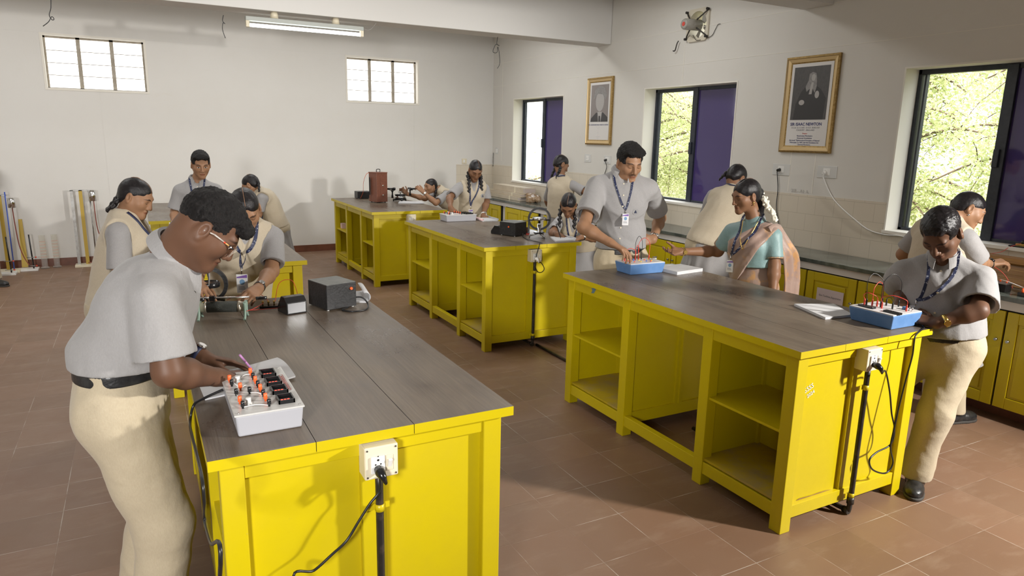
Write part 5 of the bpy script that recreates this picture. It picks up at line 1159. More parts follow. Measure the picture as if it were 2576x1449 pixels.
cable([(XR-.03, 7.464, 1.515), A(1526, 420, 'x', XR-.01), A(1519, 445, 'x', XR-.01), A(1516, 470, 'x', XR-.01), A(1513, 520, 'x', XR-.02), A(1510, 556, 'x', XR-.05)], .004, M['rubber'], 'black cable dropping from the socket behind the tall boy')
cable([(XR-.03, 4.67, 1.527), A(1955, 435, 'x', XR-.012), A(1957, 475, 'x', XR-.01), A(1953, 520, 'x', XR-.01), A(1958, 560, 'x', XR-.012), A(1958, 590, 'x', XR-.02), (XR-.06, 4.64, .855)], .004, M['rubber'], 'black cable dropping from the socket behind the teacher')
cable([(XR-.035, 4.17, 1.53), A(2072, 450, 'x', XR-.012), A(2090, 490, 'x', XR-.012), A(2112, 518, 'x', XR-.012), A(2150, 552, 'x', XR-.012), A(2185, 578, 'x', XR-.012), A(2225, 590, 'x', XR-.014), A(2268, 594, 'x', XR-.016), A(2330, 612, 'x', XR-.016)], .005, M['whiteplastic'], 'white cable sagging along the tiles towards the nearest window')
o = thing('corner_socket', 'small cream socket on the back wall beside the corner', 'socket', (4.835, YB, 1.33))
MB().box((4.80, YB-.012, 1.335), (4.885, YB-.001, 1.42)).build('plate', M['cream'], o, bev=.002); MB().box((4.82, YB-.016, 1.355), (4.85, YB-.012, 1.40)).build('rocker', M['whiteplastic'], o)
cable([A(1241, 384, 'x', XR-.006), A(1240, 400, 'x', XR-.006), A(1240, 418, 'x', XR-.006)], .008, M['steel'], 'thin grey conduit below the corner junction plate', 'conduit', 4, 'pipe')

# ---- trainer boxes
def rot2(c, ang): return lambda x, y, z: Vector((c[0]+x*math.cos(ang)-y*math.sin(ang), c[1]+x*math.sin(ang)+y*math.cos(ang), z))
def case(r, B, w, d, h, m_, name='case', taper=.006, z0=TT):
    b = MB(); q = lambda e, z: [B(-w/2-e, -d/2-e, z), B(w/2+e, -d/2-e, z), B(w/2+e, d/2+e, z), B(-w/2-e, d/2+e, z)]
    a, c = q(-taper, z0), q(0, z0+h-.004); b.add(a+c, [(0, 3, 2, 1), (4, 5, 6, 7), (0, 1, 5, 4), (1, 2, 6, 5), (2, 3, 7, 6), (3, 0, 4, 7)]); return b.build(name, m_, r, bev=.006, seg=3)
def terminal(r, p, m_, h=.026, rad=.0062): return MB().lathe(p, (0, 0, 1), [(rad*.55, 0), (rad*.6, h*.25), (rad, h*.3), (rad*.92, h*.95), (rad*.6, h)], 12).build('terminal', m_, r)
def grey_trainer(c, w, d, h, ang, label, detailed=True):
    r = thing('trainer_box', label, 'trainer box', (c[0], c[1], TT)); B = rot2(c, ang); case(r, B, w, d, h, M['grey']); z = TT+h
    b = MB(); b.add([B(x*(w/2+.003), y*(d/2+.003), zz) for zz in (z-.006, z) for x, y in ((-1, -1), (1, -1), (1, 1), (-1, 1))], [(0, 3, 2, 1), (4, 5, 6, 7), (0, 1, 5, 4), (1, 2, 6, 5), (2, 3, 7, 6), (3, 0, 4, 7)]); b.build('front_panel', M['panel'], r, bev=.002)
    kx, ky = w/.195, d/.395
    L = {'o': [(-.079, .103), (-.008, .148), (-.005, .058), (-.057, .013), (-.002, -.026), (-.073, -.107), (0, -.115)], 'k': [(-.077, .062), (-.006, .10), (-.003, .016), (-.035, -.032), (-.074, -.031), (0, -.075), (-.07, -.149), (.003, -.164)]}
    for q in L['o']: terminal(r, B(q[0]*kx, q[1]*ky, z), M['orange'])
    for q in L['k']: terminal(r, B(q[0]*kx, q[1]*ky, z), M['blackgloss'], .024)
    for x, y in ((.045, .131), (.048, .041), (.052, -.044), (.055, -.134)):
        m_ = MB(); X, Y = x*kx, y*ky; e = .024*kx; ey = .030*ky
        for x0, x1, y0, y1 in ((-e, e, -ey, -ey+.004), (-e, e, ey-.004, ey), (-e, -e+.004, -ey, ey), (e-.004, e, -ey, ey)): m_.add([B(X+xx, Y+yy, zz) for zz in (z, z+.012) for xx, yy in ((x0, y0), (x1, y0), (x1, y1), (x0, y1))], [(4, 5, 6, 7), (0, 1, 5, 4), (1, 2, 6, 5), (2, 3, 7, 6), (3, 0, 4, 7)])
        m_.add([B(X+a*e, Y+b_*ey, z+.003) for a, b_ in ((-1, -1), (1, -1), (1, 1), (-1, 1))], [(0, 1, 2, 3)]); mt = m_.build('digital_meter', M['blackgloss'], r)
        dg = MB()
        for i in range(3): dg.add([B(X+(-.55+.4*i+a)*e, Y+(-.3+b_)*ey, z+.0036) for a, b_ in ((0, 0), (.28, 0), (.28, .42), (0, .42))], [(0, 1, 2, 3)])
        dg.build('digits', M['display'], mt)
    for a, b_ in ((-.079, .103), (-.057, .013)), ((-.057, .013), (-.03, .04)), ((-.07, -.149), (.003, -.164)), ((-.008, .148), (-.05, .118)), ((-.035, -.032), (0, -.07)), ((-.074, -.031), (-.07, -.145)):
        MB().tube(bez([B(a[0]*kx, a[1]*ky, z+.004), B((a[0]+b_[0])/2*kx, (a[1]+b_[1])/2*ky, z+.009), B(b_[0]*kx, b_[1]*ky, z+.004)], 5), .0014, 5).build('patch_wire', M['white'], r)
    for x, y in ((-.055, .095), (-.05, -.12)): MB().lathe(B(x*kx, y*ky, z), (0, 0, 1), [(.011, 0), (.011, .004), (.008, .006), (.008, .02), (.006, .022)], 16).build('knob', M['clearplate'], r)
    s_ = MB()
    for x in (-.088, .088):
        for y in (-.185, .185): s_.ball(B(x*kx, y*ky, z), .003, 6)
    s_.build('screws', M['chrome'], r)
    if detailed:
        b = MB(); 
        for x0, x1, y0, y1 in ((.078, .0795, -.05, .11), (.088, .0895, -.05, .11), (.078, .0895, -.05, -.0485), (.078, .0895, .1085, .11)): b.add([B(x0*kx, y0*ky, z+.0006), B(x1*kx, y0*ky, z+.0006), B(x1*kx, y1*ky, z+.0006), B(x0*kx, y1*ky, z+.0006)], [(0, 1, 2, 3)])
        b.build('red_outline', M['redink'], r); d_ = MB()
        for q in range(9): d_.add([B((.0815+dx)*kx, (-.04+.0155*q+dy)*ky, z+.0007) for dx, dy in ((0, 0), (.004, 0), (.004, .010), (0, .010))], [(0, 1, 2, 3)])
        d_.build('small_print', M['redink'], r)
    return r
gt = grey_trainer((.2885, 2.237), .195, .395, .072, 0, 'grey trainer box with orange and black terminals on the front table')
grey_trainer((2.985, 6.80), .35, .19, .072, 0, 'grey trainer box on the second row table beside the standing girl', False)
def lead(r, p, q, m_, h=.09, name='patch_lead', side=(0, 0, 0)):
    p, q = Vector(p), Vector(q); s_ = Vector(side); o = MB().tube(bez([p+Vector((0, 0, .03)), p+Vector((0, 0, h*.75))+s_*.4, (p+q)/2+Vector((0, 0, h))+s_, q+Vector((0, 0, h*.75))+s_*.4, q+Vector((0, 0, .03))], 7), .0018, 6).build(name, m_, r)
    for e in (p, q): MB().lathe(e, (0, 0, 1), [(.0035, 0), (.0045, .004), (.0040, .028), (.0022, .034)], 10).build('banana_plug', m_, o)
def blue_trainer(c, w, d, h, ang, label): 
    r = thing('trainer_box', label, 'trainer box', (c[0], c[1], TT)); B = rot2(c, ang); case(r, B, w, d, h, M['blue'], taper=.012); z = TT+h
    b = MB(); b.add([B(x*(w/2-.004), y*(d/2-.004), zz) for zz in (z-.006, z) for x, y in ((-1, -1), (1, -1), (1, 1), (-1, 1))], [(4, 5, 6, 7), (0, 1, 5, 4), (1, 2, 6, 5), (2, 3, 7, 6), (3, 0, 4, 7)]); b.build('front_panel', M['whitepanel'], r, bev=.001); return r, B, z
r, B, z = blue_trainer((2.975, 3.692), .29, .185, .076, -.03, 'blue trainer box with red patch leads, in front of the tall boy')
for i, (x, y, k) in enumerate(((-.11, .05, 0), (-.06, .06, 1), (-.02, .055, 2), (.03, .06, 0), (-.09, .01, 0), (-.04, .02, 2), (0, .015, 1), (.05, .02, 0), (.09, .03, 1), (-.07, -.03, 0), (-.02, -.035, 1), (.03, -.03, 2), (.08, -.02, 1), (.055, -.045, 0))): MB().lathe(B(x, y, z), (0, 0, 1), [(.005, 0), (.005, .005), (.003, .006)], 10).build('jack', [M['red'], M['yellowdot'], M['bluedot']][k], r)
lead(r, B(-.115, .02, z), B(-.02, .03, z), M['redwire'], .085); lead(r, B(.02, .05, z), B(.095, .03, z), M['redwire'], .15); lead(r, B(-.02, .03, z), B(.02, .05, z), M['redwire'], .10); lead(r, B(.0, .06, z), B(.05, .055, z), M['rubber'], .16)
for x in (.10, .115, .125): MB().tube([B(x, -.01, z), B(x+.01, .0, z+.022)], [.0035, .005], 8).build('toggle_switch', M['chrome'], r)
r, B, z = blue_trainer((3.282, 2.108), .235, .245, .076, 0, 'blue trainer box with two black displays under the bowed boy\'s hands')
for x, y in ((-.075, .05), (-.07, -.085)): MB().obox(B(x, y, z+.004), (.014, 0, 0), (0, .042, 0), (0, 0, .005)).build('display', M['blackgloss'], r, bev=.002)
lead(r, B(-.03, .085, z), B(.06, .06, z), M['rubber'], .16, side=(0, .02, 0)); lead(r, B(-.01, .02, z), B(.09, -.01, z), M['rubber'], .17); lead(r, B(-.02, .06, z), B(.07, .07, z), M['redwire'], .12); lead(r, B(-.03, .0, z), B(.03, -.09, z), M['redwire'], .075, side=(-.02, 0, 0)); lead(r, B(-.04, .09, z), B(-.01, .04, z), M['redwire'], .07, side=(-.03, 0, 0)); lead(r, B(.01, -.03, z), B(.05, .03, z), M['rubber'], .05)
MB().lathe(B(.065, -.06, z), (0, 0, 1), [(.013, 0), (.012, .012), (.009, .014)], 16).build('knob', M['blue'], r)
for y in (-.10, -.085): MB().tube([B(.06, y, z), B(.067, y, z+.02)], [.003, .004], 8).build('toggle_switch', M['chrome'], r)

# ---- notebooks and papers
def notebook(name, corners, h, label, m_=None, curl=0., roll=0., cat='notebook'):
    """open or shut paper pad: four table corners, thickness, lifted edge"""
    a, b, c, d = [Vector((*p, TT)) for p in corners]; up = Vector((0, 0, 1)); r = thing(name, label, cat, (a+b+c+d)/4)
    def P(u, v, t): p = (a*(1-u)+b*u)*(1-v)+(d*(1-u)+c*u)*v; return p+up*(t+curl*max(0, u-.35)**2*math.sin(PI*(.15+.75*v)))
    mb = MB(); n = 10
    mb.grid(lambda u, v: P(u, v, h+.0006*math.sin(9*u)), n, n); mb.grid(lambda u, v: P(1-u, v, 0), n, n)
    for s_ in (lambda t, k: P(t, 0, h*k), lambda t, k: P(1-t, 1, h*k), lambda t, k: P(0, 1-t, h*k), lambda t, k: P(1, t, h*k)): mb.grid(lambda t, k: s_(t, k), n, 2)
    mb.build('pages', m_ or M['paper'], r)
    if roll:
        mb = MB(); e0, e1 = P(1, 0, h), P(1, 1, h); k = (b-a).normalized(); mb.grid(lambda u, v: e0.lerp(e1, v)+k*(roll*math.sin(u*PI*1.15))*1.0+up*(roll*(1-math.cos(u*PI*1.15))), 12, 4); mb.build('curled_leaf', m_ or M['paper'], r, thick=.002)
    return r
notebook('notebook', ((.135, 2.40), (.445, 2.48), (.425, 2.735), (.125, 2.64)), .006, 'white notebook under the writing hands of the boy with glasses', curl=.05)
notebook('notebook', ((3.14, 3.50), (3.40, 3.535), (3.37, 3.73), (3.12, 3.70)), .022, 'folded white notebook beside the far blue trainer box')
notebook('notebook', ((3.05, 2.27), (3.24, 2.25), (3.36, 2.46), (3.15, 2.55)), .012, 'white notebook with folded cover left of the near blue trainer box')
notebook('paper_roll', ((.90, 3.60), (1.02, 3.54), (1.06, 3.80), (.93, 3.83)), .008, 'white papers folded over behind the black power supply', roll=.024, cat='papers')
notebook('notebook', ((3.19, 6.62), (3.36, 6.60), (3.37, 6.86), (3.21, 6.90)), .010, 'pink-edged notebook under the palm of the standing girl', m_=M['paper'], roll=.010)
MB_ = MB().tube([(3.195, 6.63, TT+.016), (3.215, 6.88, TT+.016)], .014, 12); props(MB_.build('paper_roll', M['pink']), 'rolled pink paper beside the second grey trainer box', 'paper')
notebook('notebook', ((3.15, 5.07), (3.365, 5.09), (3.365, 5.33), (3.235, 5.31)), .012, 'white notebook the bowed writing girl is filling in', roll=.008)
notebook('notebook', ((2.99, 8.77), (3.29, 8.60), (3.29, 8.86), (3.10, 9.02)), .012, 'white notebook lying before the spectrometer', curl=.03)
def pen(a, b, m_, label): a, b = Vector(a), Vector(b); r = thing('pen', label, 'pen', a); d = (b-a).normalized(); MB().tube([a, a+d*.012, b], [.0008, .0038, .0042], 8).build('barrel', m_, r); MB().tube([b-d*.035, b+d*.006], [.0046, .004], 8).build('cap', m_, r)
pen((.318, 2.60, .912), (.272, 2.565, .99), mat('pink_violet_plastic', (.40, .18, .38, 1), .3), 'violet pen in the hand of the boy with glasses')
pen((3.262, 5.17, .915), (3.235, 5.21, 1.035), M['blackgloss'], 'dark pen in the hand of the bowed writing girl')
# ---- rheostat
r = thing('rheostat', 'rheostat with dark wound tube on pale green feet, being adjusted', 'rheostat', (.305, 3.50, TT)); a, b = Vector((.215, 3.525, .958)), Vector((.395, 3.470, .958)); d = (b-a).normalized(); lat = Vector((-d.y, d.x, 0))
MB().cyl(a-d*.005, b+d*.005, .0235, n=24).build('ceramic_tube', mat('cream_ceramic', (.70, .62, .50, 1), .4), r)
MB().cyl(a+d*.025, b-d*.025, .0265, n=24).build('winding', mat('dark_wound_wire', (.05, .055, .05, 1), .45, .4, bump=.6, bscale=400, c2=(.07, .075, .065, 1), scale=80, stretch=(1, 1, 1)), r)
for e in (a+d*.018, b-d*.018): MB().cyl(e-d*.006, e+d*.006, .0275, n=24).build('clamp_ring', mat('nickel_ring', (.5, .46, .38, 1), .3, .8), r)
gf = mat('pale_green_enamel', (.30, .42, .35, 1), .45)
for e in (a-d*.010, b+d*.010):
    f = MB()
    for s_ in (-1, 1): f.tube(bez([e+lat*.028*s_+Vector((0, 0, .022)), e+lat*.022*s_-Vector((0, 0, .02)), e+lat*.030*s_-Vector((0, 0, .045)), e+lat*.046*s_-Vector((0, 0, .0555))], 5), .0065, 8)
    f.obox(e+Vector((0, 0, .006)), lat*.024, d*.005, Vector((0, 0, .020))); f.build('foot', gf, r)
MB().cyl(a-d*.03+Vector((0, 0, .045)), b+d*.03+Vector((0, 0, .045)), .0042).build('slider_rod', M['chrome'], r); MB().obox(a+d*.05+Vector((0, 0, .042)), d*.012, lat*.010, Vector((0, 0, .012))).build('slider', M['blackgloss'], r)
for e in (a-d*.035, b+d*.06): MB().cyl(e+Vector((0, 0, .038)), e+d*.05+Vector((0, 0, .040)), .008, n=12).build('end_knob', M['blackgloss'], r)
# ---- ring galvanometers
def ring_galv(c, R, ang, label, chrome):
    r = thing('ring_galvanometer', label, 'galvanometer', (c[0], c[1], TT)); ax = Vector((math.sin(ang), -math.cos(ang), 0)); lt = Vector((math.cos(ang), math.sin(ang), 0)); zc = TT+(.13 if chrome else R+.035); o = Vector((*c, zc+(R*.45 if chrome else 0)))
    n = 44; s_ = MB(); s_.rings([[o+(lt*math.cos(2*PI*i/n)+Vector((0, 0, 1))*math.sin(2*PI*i/n))*(R+u)+ax*v for u, v in ((-.009, -.009), (.009, -.009), (.009, .009), (-.009, .009))] for i in range(n)], closed=True, smooth=False); s_.build('coil_ring', M['black'], r)
    MB().lathe(o-Vector((0, 0, .012)), (0, 0, 1), [(R*.62, 0), (R*.66, .004), (R*.66, .022), (R*.60, .026), (R*.60, .022)], 30).build('compass_box', M['chrome'] if chrome else M['blackgloss'], r); MB().lathe(o+Vector((0, 0, .004)), (0, 0, 1), [(.001, 0), (R*.58, .001)], 30).build('dial', M['clearplate'], r)
    if chrome: MB().obox(o-Vector((0, 0, .010)), lt*R, ax*.012, Vector((0, 0, .006))).build('cross_bar', M['blackgloss'], r)
    MB().lathe((*c, TT+.035), (0, 0, 1), [(.03, 0), (.03, .005), (.018, .012), (.018, zc-TT-.04 if chrome else .03)], 20).build('pillar', M['chrome'] if chrome else M['blackgloss'], r)
    MB().lathe((*c, TT+.045), (0, 0, 1), [(.048, 0), (.05, .004), (.048, .008)], 24).build('base_disc', M['blackgloss'], r)
    for q in range(3):
        t = 2*PI*q/3+.6; e = Vector((c[0]+math.cos(t)*.085, c[1]+math.sin(t)*.085, TT+.02)); MB().tube([Vector((*c, TT+.045)), e], [.010, .008], 8).cyl(e+Vector((0, 0, .012)), e-Vector((0, 0, .0195)), .005, n=10).build('tripod_leg', M['steel'] if chrome else M['blackgloss'], r)
    return r
ring_galv((.272, 3.765), .082, -.28, 'black ring galvanometer beside the rheostat on the front table', False); ring_galv((3.148, 5.36), .095, -.45, 'ring galvanometer on a chrome tripod on the second row table', True)
# ---- black boxes
def power_supply(c, w, d, h, ang, label, side=0):
    r = thing('power_supply', label, 'power supply', (c[0], c[1], TT)); B = rot2(c, ang); f = .006; b = MB(); b.obox(B(0, 0, TT+f+h/2), B(w/2, 0, 0)-B(0, 0, 0), B(0, d/2, 0)-B(0, 0, 0), (0, 0, h/2)); b.build('case', M['black'], r, bev=.002)
    MB().obox(B(0, 0, TT+f+h+.0008), B(w/2-.002, 0, 0)-B(0, 0, 0), B(0, d/2-.002, 0)-B(0, 0, 0), (0, 0, .0008)).build('dusty_lid', mat('dusty_black_lid', (.12, .125, .115, 1), .5, c2=(.17, .17, .155, 1), scale=18), r)
    MB().lathe(B(-w/2, -d*.1, TT+h*.72) if side else B(w*.32, -d/2, TT+h*.8), B(-1, 0, 0)-B(0, 0, 0) if side else B(0, -1, 0)-B(0, 0, 0), [(.008, 0), (.008, .006), (.006, .010)], 14).build('fuse_knob', M['orange'], r)
    for x in (-.42, .42):
        for y in (-.42, .42): MB().cyl(B(x*w, y*d, TT), B(x*w, y*d, TT+f+.001), .006, n=10).build('foot', M['whiteplastic'], r)
    return r, B
power_supply((.842, 3.545), .17, .19, .128, .28, 'black power supply box with orange fuse knob on the front table')
cable([(.925, 3.50, .945), (.975, 3.47, .95), (1.0, 3.44, .918), (.97, 3.38, TT+.004), (.90, 3.37, TT+.004), (.86, 3.42, TT+.004), (.90, 3.46, TT+.004)], .0042, M['rubber'], 'short black mains cord curled beside the black power supply')
power_supply((3.01, 5.60), .17, .18, .118, .42, 'black power supply box with orange fuse knob on the second row table', 1)
def slant_meter(c, ang, w, d, h, label):
    r = thing('meter', label, 'meter', (c[0], c[1], TT)); B = rot2(c, ang); sd = [(-d/2, 0), (d/2, 0), (d/2, h*.32), (d*.10, h), (-d*.28, h), (-d/2, h*.72)]
    b = MB(); b.prism([B(-w/2, y, TT+z) for y, z in sd], B(w, 0, 0)-B(0, 0, 0)); b.build('case', M['blackgloss'], r, bev=.003)
    MB().add([B(x, -d/2-.001, TT+z) for x, z in ((-w*.44, h*.08), (w*.44, h*.08), (w*.44, h*.66), (-w*.44, h*.66))], [(0, 1, 2, 3)]).build('back_plate', mat('aluminium_plate_%d' % int(c[1]*10), (.45, .46, .48, 1), .3, .8), r)
    p = [B(-w*.46, d*.46, TT+h*.40), B(w*.46, d*.46, TT+h*.40), B(w*.46, d*.13, TT+h*.96), B(-w*.46, d*.13, TT+h*.96)]; nn = (p[1]-p[0]).cross(p[3]-p[0]).normalized(); nn = nn if nn.z > 0 else -nn
    MB().add([q+nn*.002 for q in p], [(0, 1, 2, 3)]).build('scale_plate', M['whitepanel'], r)
slant_meter((.628, 3.50), .24, .105, .11, .085, 'black slanted bench meter with a silver back plate on the front table'); slant_meter((2.925, 5.73), .42, .09, .11, .08, 'black slanted bench meter half hidden by the second row power supply')
r = thing('key_board', 'small black terminal board with brass posts and red leads on the front table', 'terminal board', (.55, 3.64, TT)); MB().obox((.55, 3.64, TT+.006), (.055, -.012, 0), (.006, .03, 0), (0, 0, .006)).build('board', M['blackgloss'], r, bev=.002)
for i in range(4): MB().lathe((.51+.027*i, 3.65-.006*i, TT+.012), (0, 0, 1), [(.005, 0), (.003, .008), (.006, .012), (.005, .022)], 10).build('terminal', M['brass'], r)
for pts in (((.40, 3.47, .93), (.45, 3.52, .93), (.51, 3.62, .93)), ((.54, 3.645, .93), (.50, 3.70, .96), (.40, 3.74, .95), (.35, 3.76, .93)), ((.59, 3.63, .93), (.64, 3.62, .92), (.66, 3.56, .93)), ((.57, 3.64, .93), (.60, 3.66, 1.02), (.66, 3.64, 1.03), (.68, 3.60, .95)), ((.39, 3.50, .93), (.47, 3.55, .915), (.60, 3.55, .915), (.62, 3.53, .93))): MB().tube(bez(pts, 8), .0016, 5).build('red_lead', M['redwire'], r)
r = thing('coil_resistor', 'brown wound resistor with black end frames behind the second row power supply', 'resistor', (3.12, 5.62, TT)); MB().cyl((3.08, 5.66, TT+.04), (3.17, 5.60, TT+.04), .026, n=20).build('winding', mat('brown_winding', (.12, .05, .03, 1), .4), r); MB().obox((3.175, 5.597, TT+.06), (.006, -.004, 0), (.016, .024, 0), (0, 0, .06)).build('end_frame', M['blackgloss'], r); MB().cyl((2.98, 5.74, TT+.125), (3.20, 5.58, TT+.125), .004, n=10).build('slider_rod', M['steel'], r); MB().obox((3.13, 5.62, TT+.006), (.05, -.03, 0), (.02, .03, 0), (0, 0, .006)).build('base', M['redink'], r)
# ---- lamp box, spectrometer
r = thing('lamp_box', 'tall reddish brown sodium lamp box with carrying handle on the rear table', 'lamp box', (2.79, 9.0, TT)); bw = mat('red_brown_hammered_paint', (.20, .072, .042, 1), .4, c2=(.16, .055, .032, 1), scale=40); B = rot2((2.80, 9.02), .30)
b = MB(); b.obox(B(0, 0, TT+.20), B(.085, 0, 0)-B(0, 0, 0), B(0, .09, 0)-B(0, 0, 0), (0, 0, .19)); b.build('housing', bw, r, bev=.004); b = MB(); b.obox(B(0, 0, TT+.393), B(.088, 0, 0)-B(0, 0, 0), B(0, .093, 0)-B(0, 0, 0), (0, 0, .006)); b.build('lid', bw, r, bev=.002)
b = MB(); b.obox(B(.005, -.092, TT+.21), B(.03, 0, 0)-B(0, 0, 0), B(0, .003, 0)-B(0, 0, 0), (0, 0, .115)); b.build('door', bw, r, bev=.002)
for z in (.10, .225): MB().lathe(B(.008, -.094, TT+z), B(0, -1, 0)-B(0, 0, 0), [(.012, 0), (.012, .006), (.008, .012)], 14).build('knob', M['chrome'], r)
MB().tube(bez([B(-.02, 0, TT+.398), B(-.02, 0, TT+.432), B(.03, 0, TT+.432), B(.03, 0, TT+.398)], 4), .005, 8).build('handle', M['blackgloss'], r)
for x in (-.06, .06):
    for y in (-.065, .065): MB().cyl(B(x, y, TT), B(x, y, TT+.012), .009, n=10).build('foot', M['blackgloss'], r)
MB().ball(B(.09, -.02, TT+.185), .014, 8).build('lamp_window', emit('sodium_glow', (1, .32, .04, 1), 3), r); MB().box((2.685, 9.02, TT+.10), (2.69, 9.05, TT+.33)).build('vent_slot', M['dark'], r)
r = thing('ballast_box', 'low black transformer box behind the brown lamp box', 'transformer', (2.76, 9.64, TT)); MB().box((2.67, 9.56, TT+.006), (2.86, 9.72, TT+.10)).build('case', M['black'], r, bev=.003); MB().box((2.70, 9.558, TT+.02), (2.84, 9.5605, TT+.09)).build('grille', M['dark'], r)
for x in (2.69, 2.84):
    for y in (9.58, 9.70): MB().cyl((x, y, TT), (x, y, TT+.007), .008, n=10).build('foot', M['whiteplastic'], r)
cable([(2.74, 9.06, TT+.395), (2.67, 9.1, TT+.37), (2.655, 9.2, TT+.25), (2.675, 9.3, TT+.12), (2.68, 9.45, TT+.02), (2.72, 9.54, TT+.04)], .0025, M['orange'], 'thin orange lead from the brown lamp box to its transformer')
r = thing('spectrometer', 'black spectrometer with collimator, prism table and telescope', 'spectrometer', (3.13, 9.04, TT)); sx, sy = 3.12, 9.06
for q in range(3): t = 2*PI*q/3+.4; MB().tube([(sx, sy, TT+.035), (sx+.10*math.cos(t), sy+.10*math.sin(t), TT+.02)], [.018, .012], 8).cyl((sx+.10*math.cos(t), sy+.10*math.sin(t), TT), (sx+.10*math.cos(t), sy+.10*math.sin(t), TT+.035), .007, n=10).build('levelling_foot', M['blackgloss'], r)
MB().lathe((sx, sy, TT+.03), (0, 0, 1), [(.078, 0), (.08, .012), (.07, .016), (.07, .05), (.076, .056), (.076, .066), (.02, .07)], 28).build('divided_circle', M['blackgloss'], r); MB().lathe((sx, sy, TT+.046), (0, 0, 1), [(.0715, 0), (.0715, .028)], 28).build('vernier_plate', M['chrome'], r)
MB().cyl((sx, sy, TT+.095), (sx, sy, TT+.12), .007).cyl((sx, sy, TT+.12), (sx, sy, TT+.124), .032, n=20).cyl((sx, sy, TT+.134), (sx, sy, TT+.138), .032, n=20).build('prism_table', M['steel'], r); MB().prism([(sx-.02, sy-.014, TT+.138), (sx+.02, sy-.014, TT+.138), (sx, sy+.02, TT+.138)], (0, 0, .04)).build('prism', M['glass'], r)
for e, nm, c0, c1, px in ((-1, 'collimator', 2.925, 3.045, 3.005), (1, 'telescope', 3.215, 3.375, 3.245)):
    y0 = sy-.01 if e < 0 else sy-.04; MB().cyl((c0, y0, TT+.172), (c1, y0-.02*(e > 0), TT+.172), .013, .015 if e < 0 else .011, n=16).cyl((c1-.03 if e < 0 else c0, y0, TT+.172), (c1 if e < 0 else c0+.04, y0, TT+.172), .018, n=16).build(nm, M['blackgloss'], r)
    MB().lathe((px, y0, TT+.05 if e < 0 else TT+.08), (0, 0, 1), [(.016, 0), (.010, .05), (.010, .08), (.02, .095), (.022, .105 if e < 0 else .08)], 16).obox((px, y0, TT+.158), (.035, 0, 0), (0, .010, 0), (0, 0, .008)).build('pillar', M['blackgloss'], r); MB().cyl((px-.03, y0-.018, TT+.16), (px-.03, y0-.03, TT+.16), .011, n=14).build('focus_knob', M['steel'], r)
o = MB().box((2.44, 9.57, .4925), (2.50, 9.65, .565)).build('small_carton', M['pink'], bev=.003); props(o, 'small pale carton on the shelf of the lamp box table', 'carton')
# ---- counter things
cb = mat('buff_cardboard', (.58, .50, .39, 1), .7, c2=(.52, .44, .33, 1), scale=7)
def carton(y0, y1, z0, z1, label, x0=5.06, x1=5.26):
    r = thing('carton', label, 'carton', (5.15, (y0+y1)/2, z0)); MB().box((x0, y0, z0), (x1, y1, z1)).build('box', cb, r, bev=.004); MB().box((x0-.001, y0-.001, z0+.02), (x1+.001, y0+.05, z1-.012)).build('label_patch', mat('lilac_label_%d' % int(z0*100), (.50, .43, .40, 1), .6), r); MB().box((x0-.0008, y0+.3, z0), (x1+.0008, y0+.34, z1+.0008)).build('packing_tape', M['cream'], r); return r
carton(9.16, 10.30, .8455, .905, 'long flat buff carton lowest of three on the far counter', 5.02, 5.30); carton(9.12, 10.24, .9055, .955, 'long flat buff carton in the middle of three on the far counter', 5.04, 5.28); carton(9.10, 10.16, .9555, 1.045, 'long buff carton with white top, uppermost on the far counter', 5.08, 5.26)
f = Field(); rr = np.random.RandomState(3)
for i in range(16): f.ball((5.06+rr.uniform(0, .18), 8.80+rr.uniform(0, .28), .87+rr.uniform(0, .06)), rr.uniform(.035, .06), .03)
f.clip((0, 0, .8465), (0, 0, -1)); f.clip((5.03, 0, 0), (-1, 0, 0)); f.noise = wrinkle(.006, 60, 4); o = f.build('wrapped_parcel', .008, mat('brown_bubble_wrap', (.27, .17, .09, 1), .25, c2=(.50, .42, .33, 1), scale=24, thr=(.5, .68)), None); props(o, 'brown plastic-wrapped parcel at the end of the cartons on the counter', 'parcel')
wd = mat('varnished_brown_wood', (.28, .135, .03, 1), .35, c2=(.20, .09, .018, 1), scale=3, stretch=(4, .4, 14), thr=(.4, .6))
r = thing('potentiometer_board', 'varnished wooden potentiometer board leaning on the tiles behind the window girl', 'board', (5.28, 2.4, .846)); b = MB(); b.prism([(5.24, 0, .846), (5.265, 0, .846), (5.345, 0, 1.035), (5.32, 0, 1.04)], (0, 1e-6, 0))
b = MB(); b.prism([(5.24, 1.70, .846), (5.265, 1.70, .846), (5.345, 1.70, 1.035), (5.322, 1.70, 1.045)], (0, 1.12, 0)); b.build('board', wd, r, bev=.002); MB().prism([(5.29, 1.70, .99), (5.285, 1.70, 1.0), (5.305, 1.70, 1.03), (5.32, 1.70, 1.03)], (0, 1.12, 0)).build('ledge', wd, r)
for i in range(3): MB().tube([(5.262+.0, 1.74, .90+i*.03), (5.262+.0, 2.78, .90+i*.03)], .001, 5).build('wire', M['brass'], r)
def lamp_small(): pass
r = thing('battery_box', 'small black battery box on the counter beside the bowed boy', 'box', (5.03, 2.43, .8455)); MB().box((4.985, 2.40, .8458), (5.06, 2.48, .905)).build('case', M['blackgloss'], r, bev=.003); MB().box((4.983, 2.398, .898), (5.062, 2.482, .906)).build('lid', M['steel'], r, bev=.001)
for y in (2.42, 2.46): MB().lathe((5.03, y, .906), (0, 0, 1), [(.005, 0), (.006, .008), (.004, .014)], 10).build('terminal', M['orange'], r)
